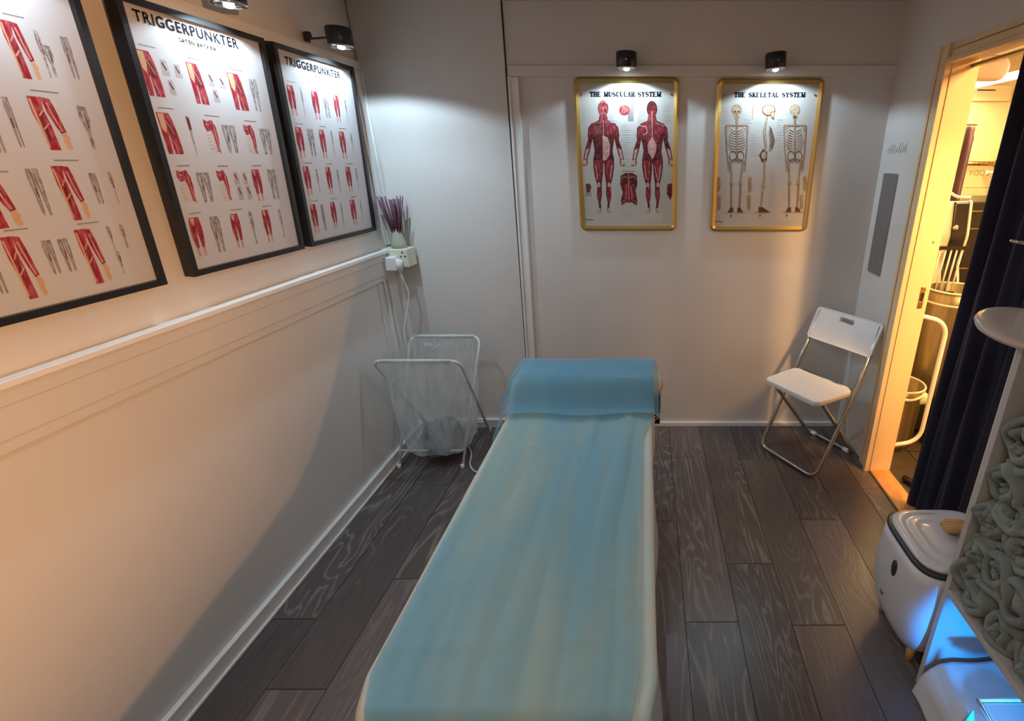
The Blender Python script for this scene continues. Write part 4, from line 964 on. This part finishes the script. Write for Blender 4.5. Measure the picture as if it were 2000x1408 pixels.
# ---------------------------------------------------------------- curtain in the doorway
bm = BM()
def cur(u, v):
    z = 1.88 - 1.865 * v; y = (1.49 + u * (.37 + .055 * v))
    x = XR + .075 + .022 * math.sin(u * 24 + 1.1 * math.sin(v * 2 + u * 4)) + .008 * math.sin(u * 49 + v * 3)
    return (x, y, z)
grid(bm, 120, 40, cur)
tag(obj('doorway_curtain', bm, 'navy', loc=(XR + .075, 1.6, .015), mods=[('SOLIDIFY', dict(thickness=.003))]), 'dark navy curtain hanging in the right half of the doorway', 'curtain')
bm = BM(); tube(bm, [(XR + .075, DY0 + .002, 1.872), (XR + .075, DY1 - .02, 1.872)], .008, 12)
tag(obj('curtain_rod', bm, 'steel', loc=(XR + .075, 1.8, 1.872)), 'thin rod across the top of the doorway carrying the navy curtain', 'curtain rod')

# ---------------------------------------------------------------- corridor things
bm = BM(); lathe(bm, [(.055, 1.42), (.060, 1.5), (.060, 1.87), (.055, 1.895), (.040, 1.91)], (0, 3.0, 1.985), 28, axis='x')
tag(obj('duct', bm, 'duct', loc=(1.6, 3.0, 2.0)), 'beige round duct end below the corridor ceiling', 'duct')
bm = BM(); box(bm, 1.30, 1.9, 2.985, 3.015, 2.045, 2.12); o = bm; tag(obj('duct_bracket', o, 'duct', loc=(1.6, 3.0, 2.1)), 'beige bracket strip holding the round duct to the corridor ceiling', 'bracket')
t = thing('strip_light', 'glowing long strip light along the corridor ceiling', 'ceiling light', (2.22, 3.1, 2.0))
bm = BM(); box(bm, 2.195, 2.245, 2.2, 3.96, 1.988, 2.02, bev=.008); obj('tube', bm, 'strip', t)
bm = BM(); box(bm, 2.18, 2.26, 2.15, 3.98, 2.021, 2.12, bev=.004); obj('fixture', bm, 'duct', t)
bm = BM(); box(bm, 2.34, 2.62, 3.97, 3.985, 1.93, 2.03, bev=.003); box(bm, 2.37, 2.50, 3.968, 3.972, 1.995, 2.003, mi=1)
tag(obj('air_vent', bm, ['yellow', 'black'], loc=(2.4, 3.98, 1.95)), 'pale vent plate with a dark slot at the top of the corridor end wall', 'vent')
bm = BM()
def pc(u, v):
    z = 1.735 - .50 * v; x = 1.985 + u * (.135 + 0.0 * v) - .0 * v
    fl = .006 + .014 * min(1, v * 4)
    return (x + (.015 if v < .12 else 0) * (.5 - u), 3.46 + fl * math.sin(u * 15), z)
grid(bm, 50, 30, pc)
pcu = tag(obj('small_curtain', bm, 'plum', loc=(2.03, 3.46, 1.2), mods=[('SOLIDIFY', dict(thickness=.003))]), 'dark plum curtain gathered at the top in the corridor', 'curtain')
bm = BM(); tube(bm, [(1.28, 3.47, 1.745), (2.12, 3.47, 1.745)], .006, 8); tag(obj('curtain_rail', bm, 'brass', loc=(1.7, 3.47, 1.745)), 'thin rail the dark plum curtain hangs from', 'rail')
t = thing('towel_rail', 'upper brass-coloured rail on the corridor end wall, above the BODY sign', 'rail', (2.4, 3.94, 1.517))
bm = BM(); tube(bm, [(2.20, 3.93, 1.517), (2.94, 3.93, 1.505)], .016, 12); obj('rail', bm, 'brass', t)
bm = BM(); lathe(bm, [(.030, -.01), (.030, .01)], (2.62, 3.93, 1.510), 18, axis='x'); tube(bm, [(2.62, 3.93, 1.51), (2.62, 3.985, 1.51)], .01, 8); obj('bracket', bm, 'brass', t)
t = thing('towel_rail', 'lower shorter rail on the corridor end wall, over the teal cloth', 'rail', (2.55, 3.92, 1.42))
bm = BM(); tube(bm, [(2.55, 3.91, 1.450), (2.85, 3.91, 1.446)], .011, 12); lathe(bm, [(.016, 2.54), (.016, 2.555)], (0, 3.91, 1.45), 12, axis='x'); obj('rail', bm, 'cream', t)
t = thing('wall_hook', 'dark double coat hook beside the curtain edge in the corridor', 'hook', (2.60, 3.93, 1.58))
bm = BM(); tube(bm, fillet([(2.635, 3.90, 1.590), (2.69, 3.93, 1.594), (2.695, 3.96, 1.555), (2.68, 3.93, 1.528), (2.625, 3.90, 1.530)], .02), .010, 8); obj('hook', bm, 'brass', t)
bm = BM(); box(bm, 2.685, 2.71, 3.955, 3.985, 1.51, 1.61, bev=.003); obj('plate', bm, 'brass', t)
t = thing('body_sign', 'pale board sign with outlined mirror-written BODY on the corridor end wall', 'sign', (2.60, 3.975, 1.26), RB)
pr = Print(.52, .25, 'yellow'); pr.text('BODY', -.075, .185, .155, 'brass', -.012, 1.05, raw=True, mirror=True); pr.rline([(-.25, .08), (.1, .08)], .003, 'brass'); pr.rline([(-.25, .02), (.1, .02)], .003, 'brass')
pr.done(t, 0.001)
bm = BM(); box(bm, -.26, .26, 0, .25, -.008, 0); obj('board', bm, 'yellow', t, world=False)
bm = BM(); grid(bm, 30, 10, lambda u, v: (2.60 + .12 * u, 3.905 + .006 * math.sin(u * 30), 1.42 - .18 * v))
tag(obj('teal_towel', bm, 'teal', loc=(2.66, 3.9, 1.25), mods=[('SOLIDIFY', dict(thickness=.004))]), 'small teal cloth hanging beside the BODY sign', 'towel')
t = thing('padded_chair', 'dark padded chair back with cream piping in the corridor', 'chair', (1.85, 3.0, 0))
bm = BM()
prof = [(3.02, 1.30), (2.98, 1.32), (2.94, 1.12), (2.97, .95), (2.93, .86), (2.90, .72), (2.95, .62), (3.05, .62), (3.06, 1.2)]
pr_ = fillet([(0, y, z) for y, z in prof], .03, 4)
loft(bm, [[(x, p.y, p.z) for p in pr_] for x in (1.64, 1.655, 1.87, 1.885)], smooth=True); obj('back_cushion', bm, 'cream', t)
bm = BM(); loft(bm, [[(x, p.y - .012, 1.0 + (p.z - 1.0) * .985) for p in pr_] for x in (1.79, 1.80, 1.872, 1.878)], smooth=True); obj('dark_panel', bm, 'blackgloss', t)
bm = BM(); tube(bm, [(1.882, p.y - .012, p.z) for p in pr_[:-6]], .008, 8); tube(bm, fillet([(1.70, 2.99, 1.44), (1.735, 2.985, 1.375), (1.80, 2.98, 1.335), (1.88, 2.98, 1.335)], .03), .008, 8); obj('piping', bm, 'white', t)
bm = BM(); lathe(bm, [(.016, 0), (.016, -.006), (.006, -.010)], (1.80, 2.925, 1.17), 16, axis='y'); obj('button', bm, 'chrome', t)
bm = BM(); box(bm, 1.64, 1.88, 2.93, 3.35, .45, .60, bev=.03); obj('seat_cushion', bm, 'blackgloss', t)
for x in (1.67, 1.85):
    for y in (2.97, 3.3):
        bm = BM(); tube(bm, [(x, y, -.008), (x, y, .46)], .014, 8); obj('leg', bm, 'black', t)
bm = BM()
box(bm, 1.90, 2.64, 3.30, 3.90, -.009, 1.285, bev=.02)
for zz, d_ in ((1.23, .0), (1.12, 0), (.86, 0)): box(bm, 1.905, 2.63, 3.285, 3.302, zz - .004, zz + .003, mi=1)
tag(obj('dark_cabinet', bm, ['blackgloss', 'brass'], loc=(2.25, 3.6, 0)), 'tall glossy black cabinet at the end of the corridor', 'cabinet')
t = thing('striped_rack', 'row of thin white vertical rods above the large bin', 'rack', (1.78, 2.9, .8))
for k in range(6):
    bm = BM(); x = 1.665 + k * .032; tube(bm, [(x - .006, 2.86, .80), (x + .006, 2.86, 1.06)], .0055, 6); obj('rod', bm, 'white', t)
for zz in (1.055, .79):
    bm = BM(); box(bm, 1.64, 1.86, 2.85, 2.87, zz, zz + .02); obj('crosspiece', bm, 'blackgloss', t)
def bin_(name, label, cx, cy, r, h, liner):
    t = thing(name, label, 'bin', (cx, cy, 0))
    bm = BM(); lathe(bm, [(r * .9, -.009), (r * .92, .01), (r, h * .9), (r, h), (r * .96, h), (r * .96, h * .5), (r * .85, h * .45)], (cx, cy, 0), 48); obj('drum', bm, 'binmetal', t)
    bm = BM()
    for hh in liner: tube(bm, [(cx + r * 1.0 * math.cos(a), cy + r * 1.0 * math.sin(a), hh) for a in [2 * PI * k / 48 for k in range(48)]], .006, 8, closed=True)
    obj('rim', bm, 'cream', t); return t
b1 = bin_('metal_bin', 'large round brass-toned metal drum bin in the corridor', 1.76, 2.72, .155, .86, (.86, .79))
b2 = bin_('metal_bin', 'small round metal bin with a pale green liner, near the doorway floor', 1.44, 2.53, .135, .36, (.36,))
bm = BM(); tube(bm, [(1.44 + .139 * math.cos(a), 2.53 + .139 * math.sin(a), .325 + .006 * math.sin(a * 5)) for a in [2 * PI * k / 60 for k in range(60)]], .008, 8, closed=True)
grid(bm, 20, 12, lambda u, v: (1.535 + .03 * math.cos(2 * PI * u) * math.sin(PI * v) + .006 * noise.noise(Vector((u * 9, v * 9, 0))), 2.43 + .018 * math.sin(2 * PI * u) * math.sin(PI * v), .31 + .035 * math.cos(PI * v) + .008 * noise.noise(Vector((u * 9, v * 9, 5)))), closed_u=True)
tag(obj('bin_liner', bm, 'liner', loc=(1.44, 2.55, .3)), 'pale green plastic liner knotted around the small metal bin', 'bin liner')
t = thing('tube_frame', 'white bent tube frame standing upright in the corridor behind the door jamb', 'frame', (1.5, 2.28, 0))
bm = BM(); tube(bm, fillet([(1.31, 2.28, .84), (1.475, 2.28, .80), (1.475, 2.28, .13), (1.31, 2.28, .10)], .13, 10), .011, 12); obj('hoop', bm, 'white', t)
bm = BM(); box(bm, 1.30, 1.32, 2.26, 2.30, -.009, .86, bev=.003); obj('post', bm, 'white', t)
bm = BM(); box(bm, 1.62, 2.0, 2.35, 2.52, -.009, .30, bev=.02); o = tag(obj('dark_box', bm, 'blackgloss', loc=(1.7, 2.45, 0)), 'dark low box on the corridor floor behind the curtain', 'box')
bm = BM(); tube(bm, fillet([(1.34, 2.12, .008), (1.36, 2.05, .012), (1.42, 1.98, .012), (1.62, 1.80, .012)], .03), .016, 10); 
tag(obj('rolled_mat_edge', bm, 'blackgloss', loc=(1.4, 2.0, 0)), 'black rubber mat edge rolled up on the corridor floor by the threshold', 'mat')

# ---------------------------------------------------------------- towel warmer
t = thing('towel_warmer', 'white rounded towel warmer bucket with a wooden lid handle beside the shelf', 'towel warmer', (.975, 1.225, 0), (0, 0, 0))
cx, cy = .966, 1.222
bm = BM(); rings = []
for z, w in ((.055, .20), (.058, .235), (.075, .275), (.12, .304), (.20, .328), (.30, .334), (.36, .326), (.395, .318)):
    rings.append([(cx + x, cy + y, z) for x, y in superell(w, w * .95, 4.2, 64)])
loft(bm, rings); obj('body', bm, 'machine', t)
bm = BM(); loft(bm, [[(cx + x, cy + y, z) for x, y in superell(w, w * .95, 4.2, 64)] for z, w in ((.3955, .314), (.400, .320), (.409, .320), (.412, .308))]); obj('gasket', bm, 'gasket', t)
bm = BM(); loft(bm, [[(cx + x, cy + y, z) for x, y in superell(w, w * .95, 4.0, 64)] for z, w in ((.4125, .300), (.420, .296), (.423, .280), (.428, .258), (.423, .236), (.4235, .21), (.4295, .192), (.4265, .168), (.427, .14), (.431, .11), (.431, .02))])
lid = obj('lid', bm, 'lid', t)
bm = BM(); loft(bm, [[(cx + .012 + x, cy + .012 + y, z) for x, y in superell(w, w * .62, 3.2, 28)] for z, w in ((.430, .03), (.448, .032), (.450, .074), (.455, .082), (.466, .082), (.470, .074))]); obj('handle', bm, 'beech', lid)
bm = BM()
for k in range(5): box(bm, cx - .002 + k * .007, cx + .0015 + k * .007, cy - .102, cy - .088, .4240, .4262)
obj('vent_slot', bm, 'gasket', lid)
pt = Print(.06, .02, 'lid'); pt.text('luminima', 0, .010, .052, 'inkgrey', .004, 1.0, raw=True)
for f in list(pt.bm.faces):
    if f.material_index == 0: pt.bm.faces.remove(f)
tx = pt.done(lid, 0); tx.name = 'lettering'; tx.location = (cx - .012 - t.location.x, cy + .108 - t.location.y, .4245)
bm = BM(); lathe(bm, [(.0005, .0), (.016, .0005), (.0165, .003), (.012, .005)], (0, 0, 0), 24, axis='x'); bmesh.ops.scale(bm, verts=bm.verts, vec=(1, .85, 1.9))
bmesh.ops.translate(bm, verts=bm.verts, vec=(cx - .169, cy - .015, .315)); obj('finger_hole', bm, 'gasket', t)
bm = BM()
for k, (yy, zz) in enumerate(((.0, .17), (.006, .168), (.014, .172))): box(bm, cx - .166, cx - .163, cy + .03 - yy - .002, cy + .03 - yy + .001, zz - .006, zz + .006)
obj('small_mark', bm, 'inkgrey', t)
for sx in (-1, 1):
    for sy in (-1, 1):
        bm = BM(); x, y = cx + sx * .088, cy + sy * .085
        loft(bm, [[(x + .014 * math.cos(a) * k + dx * sx, y + .014 * math.sin(a) * k + dx * sy, z) for a in [2 * PI * i / 16 for i in range(16)]] for z, k, dx in ((0, .75, .012), (.062, 1.15, 0))]); obj('foot', bm, 'beech', t)

# ---------------------------------------------------------------- shelf unit with rolled towels
UX, UY = .856, 1.037
t = thing('shelf_unit', 'white open shelf unit full of rolled towels at the right edge', 'shelf unit', (UX + .16, .62, 0))
bm = BM(); box(bm, UX, XR - .004, UY, UY + .018, 0, 1.19, bev=.001); obj('side_panel', bm, 'unit', t)
bm = BM(); box(bm, UX, XR - .004, .18, .198, 0, 1.19, bev=.001); obj('side_panel', bm, 'unit', t)
bm = BM(); box(bm, UX, XR - .004, .198, UY, .388, .406, bev=.001); obj('shelf', bm, 'unit', t)
bm = BM(); box(bm, UX, XR - .004, .198, UY, .03, .048, bev=.001); obj('shelf', bm, 'unit', t)
bm = BM(); box(bm, UX, XR - .004, .18, UY + .018, 1.19, 1.208, bev=.001); obj('top_board', bm, 'unit', t)
bm = BM(); box(bm, XR - .010, XR - .004, .198, UY, .048, 1.19); obj('back_panel', bm, 'unit', t)
def towel_roll(seed, r, turns=2.3, length=.27):
    rnd = random.Random(seed); bm = BM(); n = 66; m = 16
    def fn(u, v):
        a = u * turns * 2 * PI
        rad = .008 + (r - .012) * u + noise.noise(Vector((a * .55, v * 3.2, seed))) * .014 + noise.noise(Vector((a * 1.5, v * 6, seed + 20))) * .005
        endk = max(0, 1 - v * 6); rad *= 1 - .10 * endk ** 2
        xx = v * length + (u - .5) * .016 * (1 if seed % 2 else -1) * (1 - v) + noise.noise(Vector((a * .9, 2.2, seed * 1.7))) * .026 * (1 - v)
        sq = 1 + .14 * math.sin(2 * a + seed)
        return (xx, math.cos(a) * rad * sq, math.sin(a) * rad * (2 - sq) * .96)
    grid(bm, n, m, fn); return bm
TW = [  # y, z, r, tilt
    (.968, .925, .072), (.905, .995, .066), (.835, .935, .072), (.760, 1.00, .066), (.885, .835, .070), (.975, .800, .056),
    (.955, .690, .068), (.820, .800, .062), (.860, .700, .066), (.760, .700, .060), (.985, .580, .048), (.905, .585, .066),
    (.950, .475, .058), (.830, .570, .060), (.840, .465, .056), (.745, .590, .058), (.735, .478, .062), (.992, .500, .046), (.985, .690, .044), (.925, .760, .050), (.790, .640, .046)]
where = ['topmost at the far end beside the panel', 'on top of the pile, second from the far end', 'in the upper row behind the right edge', 'on top of the pile nearest the camera side',
         'just below the topmost row', 'small, squeezed under the topmost one at the panel', 'large, halfway up beside the white edge', 'in the middle behind larger rolls',
         'halfway up, right of the large one', 'halfway up and cut by the right edge', 'small greenish, low in the corner by the panel', 'with an open curl, low in the stack',
         'bottom one at the panel corner', 'low, right of the open curl', 'bottom one beside the corner roll', 'low and cut by the right edge', 'bottom row at the right edge',
         'smallest in the bottom corner against the panel', 'thin, tucked against the panel halfway up', 'thin, wedged between the upper and middle rows', 'thin, wedged above the low rows near the right edge']
for k, (y, z, r) in enumerate(TW):
    o = obj('rolled_towel', towel_roll(k + 3, r * 1.08), 'towel', mods=[('SOLIDIFY', dict(thickness=.019, offset=0)), ('SUBSURF', dict(levels=1, render_levels=1))])
    o.location = (UX - .006 + random.uniform(0, .016), min(y + .016, UY - r * .92), z + .0); o.rotation_euler = (random.uniform(0, 6.28), random.uniform(-.06, .06), random.uniform(-.10, .10))
    tag(o, 'grey-green rolled towel ' + where[k], 'towel', 'rolled towels in the shelf unit')

# cloth and packs in the blue-lit lower compartment
bm = BM()
def drape(u, v):
    y = .30 + .72 * u; s = v
    if s < .5: x = 1.16 - (1.16 - .885) * (s / .5); z = .17 + .02 * noise.noise(Vector((x * 8, y * 7, 1)))
    elif s < .7: k = (s - .5) / .2; x = .885 - .055 * k; z = .165 - .07 * k * k
    else: k = (s - .7) / .3; x = .83 - .012 * k; z = .095 - .09 * k
    f = math.sin(y * 34 + 2 * math.sin(y * 11)) 
    x -= .010 * f * smooth(.4, .8, s); z += .012 * f * smooth(.7, .3, s) + .012 * noise.noise(Vector((y * 12, s * 4, 3)))
    z *= (.75 + .25 * smooth(1.0, .8, y)); x += .02 * smooth(.93, 1.02, y)
    return (x, y, max(.003, z))
grid(bm, 90, 40, drape)
tag(obj('draped_cloth', bm, 'cloth', loc=(.95, .7, .05), mods=[('SOLIDIFY', dict(thickness=.003))]), 'white cloth spilling out of the blue-lit lower shelf compartment', 'cloth')
t = thing('plastic_pack', 'glossy pale plastic pack lying on the cloth under blue light', 'pack', (.93, .80, .20))
bm = BM(); box(bm, .87, 1.08, .70, .845, .205, .225, bev=.008, seg=3); obj('pack_body', bm, 'pack', t)
bm = BM(); tube(bm, [(.868, .698, .222), (.868, .848, .225), (1.08, .848, .228), (1.08, .698, .222)], .006, 6, closed=True); obj('pack_rim', bm, 'white', t)
bm = BM(); loft(bm, [[(.853 + .012 * math.cos(a) * k, .835 + .012 * math.sin(a) * k, z) for a in [2 * PI * i / 10 for i in range(10)]] for z, k in ((.10, 1.3), (.16, 1), (.205, .1))])
tag(obj('pointed_wrapper', bm, 'packteal', loc=(.853, .835, .1)), 'pointed teal wrapper poking up in front of the cloth', 'wrapper')
# the assumed blue lamp itself, unseen, added low beside the shelf (below the picture)
t = thing('assumed_blue_lamp', 'assumed small blue glowing lamp standing unseen, low beside the shelf unit', 'lamp', (.80, .50, 0))
bm = BM(); lathe(bm, [(.05, 0), (.055, .01), (.05, .19), (.035, .21)], (.80, .50, 0), 32); obj('lamp_base', bm, 'white', t)
M['bluelens'] = emit('assumed_blue_lens', (0.02, 0.3, 1.0), 2.0)
bm = BM(); lathe(bm, [(.034, .2105), (.034, .222), (.02, .235), (.001, .238)], (.80, .50, 0), 24); obj('lens', bm, 'bluelens', t)

# round disc lamp head above the shelf
t = thing('disc_lamp', 'round pale disc lamp head overhanging the shelf unit at the right edge', 'lamp', (1.0, 1.12, 1.2))
bm = BM(); lathe(bm, [(.01, -.016), (.10, -.014), (.116, -.008), (.120, 0), (.117, .007), (.106, .011), (.07, .013), (.01, .013)], (0, 0, 0), 64)
bmesh.ops.rotate(bm, verts=bm.verts, cent=(0, 0, 0), matrix=Matrix.Rotation(math.radians(8), 3, 'X'))
bmesh.ops.translate(bm, verts=bm.verts, vec=(.915, 1.10, 1.160)); obj('lamp_head', bm, 'dish', t)
bm = BM(); tube(bm, fillet([(.95, 1.08, 1.174), (1.10, 1.02, 1.25), (1.12, .85, 1.34), (1.12, .6, 1.22)], .05), .010, 10); obj('arm', bm, 'white', t)
bm = BM(); box(bm, 1.09, 1.15, .55, .65, 1.209, 1.235, bev=.005); obj('clamp', bm, 'white', t)
bm = BM(); tube(bm, fillet([(1.06, 1.45, 1.316), (1.09, 1.435, 1.310), (XR - .002, 1.43, 1.308)], .02), [.003] + [.006] * 8, 10)
tag(obj('metal_hook', bm, 'chrome', loc=(1.18, 1.43, 1.308)), 'thin chrome hook tip in front of the navy curtain', 'hook')

# ---------------------------------------------------------------- unseen fixtures added for the fill and warm lights
t = thing('added_ceiling_lamp', 'added flat round ceiling lamp for soft fill, behind the camera', 'ceiling light', (-.1, -.35, ZC))
bm = BM(); lathe(bm, [(.27, 0), (.28, -.01), (.28, -.022), (.265, -.026)], (-.1, -.35, ZC), 48); obj('housing', bm, 'white', t)
t = thing('added_spotlight', 'added warm spotlight with a beam-shaping hood, unseen behind the camera', 'lamp', (.95, -.75, 1.55))
LP = Vector((.95, -.75, 1.55)); dirv = (Vector(WARM_AIM) - LP).normalized()
# added hood, cut to shape the left wall's shadow edge (wall points y, z)
beam = [(-1.6, -.30), (.2, .09), (.81, .19), (1.30, .285), (1.55, .345), (1.72, .44), (1.90, .60), (2.12, .84), (2.38, 1.15), (2.62, 1.6), (2.66, 2.3), (1.0, 3.2), (-1.6, 3.2)]
def hood_ring(dist):
    out = []
    for y, z in beam:
        v = (Vector((XL, y, z)) - LP).normalized(); out.append(LP + v * (dist / v.dot(dirv)))
    return out
bm = BM(); loft(bm, [hood_ring(.03), hood_ring(.34)], cap0=False, cap1=False, smooth=False)
obj('hood', bm, 'black', t, mods=[('SOLIDIFY', dict(thickness=.002, offset=0))])
bm = BM(); back = hood_ring(.03); c0 = LP - dirv * .05
loft(bm, [[c0 + (p - LP) * .8 - dirv * .0 for p in back], [p for p in back]], cap1=False, smooth=False)
obj('socket', bm, 'black', t)
bm = BM(); tube(bm, [LP - dirv * .055, (1.12, -.95, 1.52), (XR, -.95, 1.52)], .01, 8); obj('bracket', bm, 'black', t)
t = thing('added_corridor_spotlight', 'added warm spotlight for the back wall, unseen under the corridor ceiling', 'ceiling light', (1.92, .90, 2.12))
bm = BM(); lathe(bm, [(.08, 1.99), (.085, 2.06), (.05, 2.12)], (1.92, .90, 0), 28); obj('shade', bm, 'duct', t)
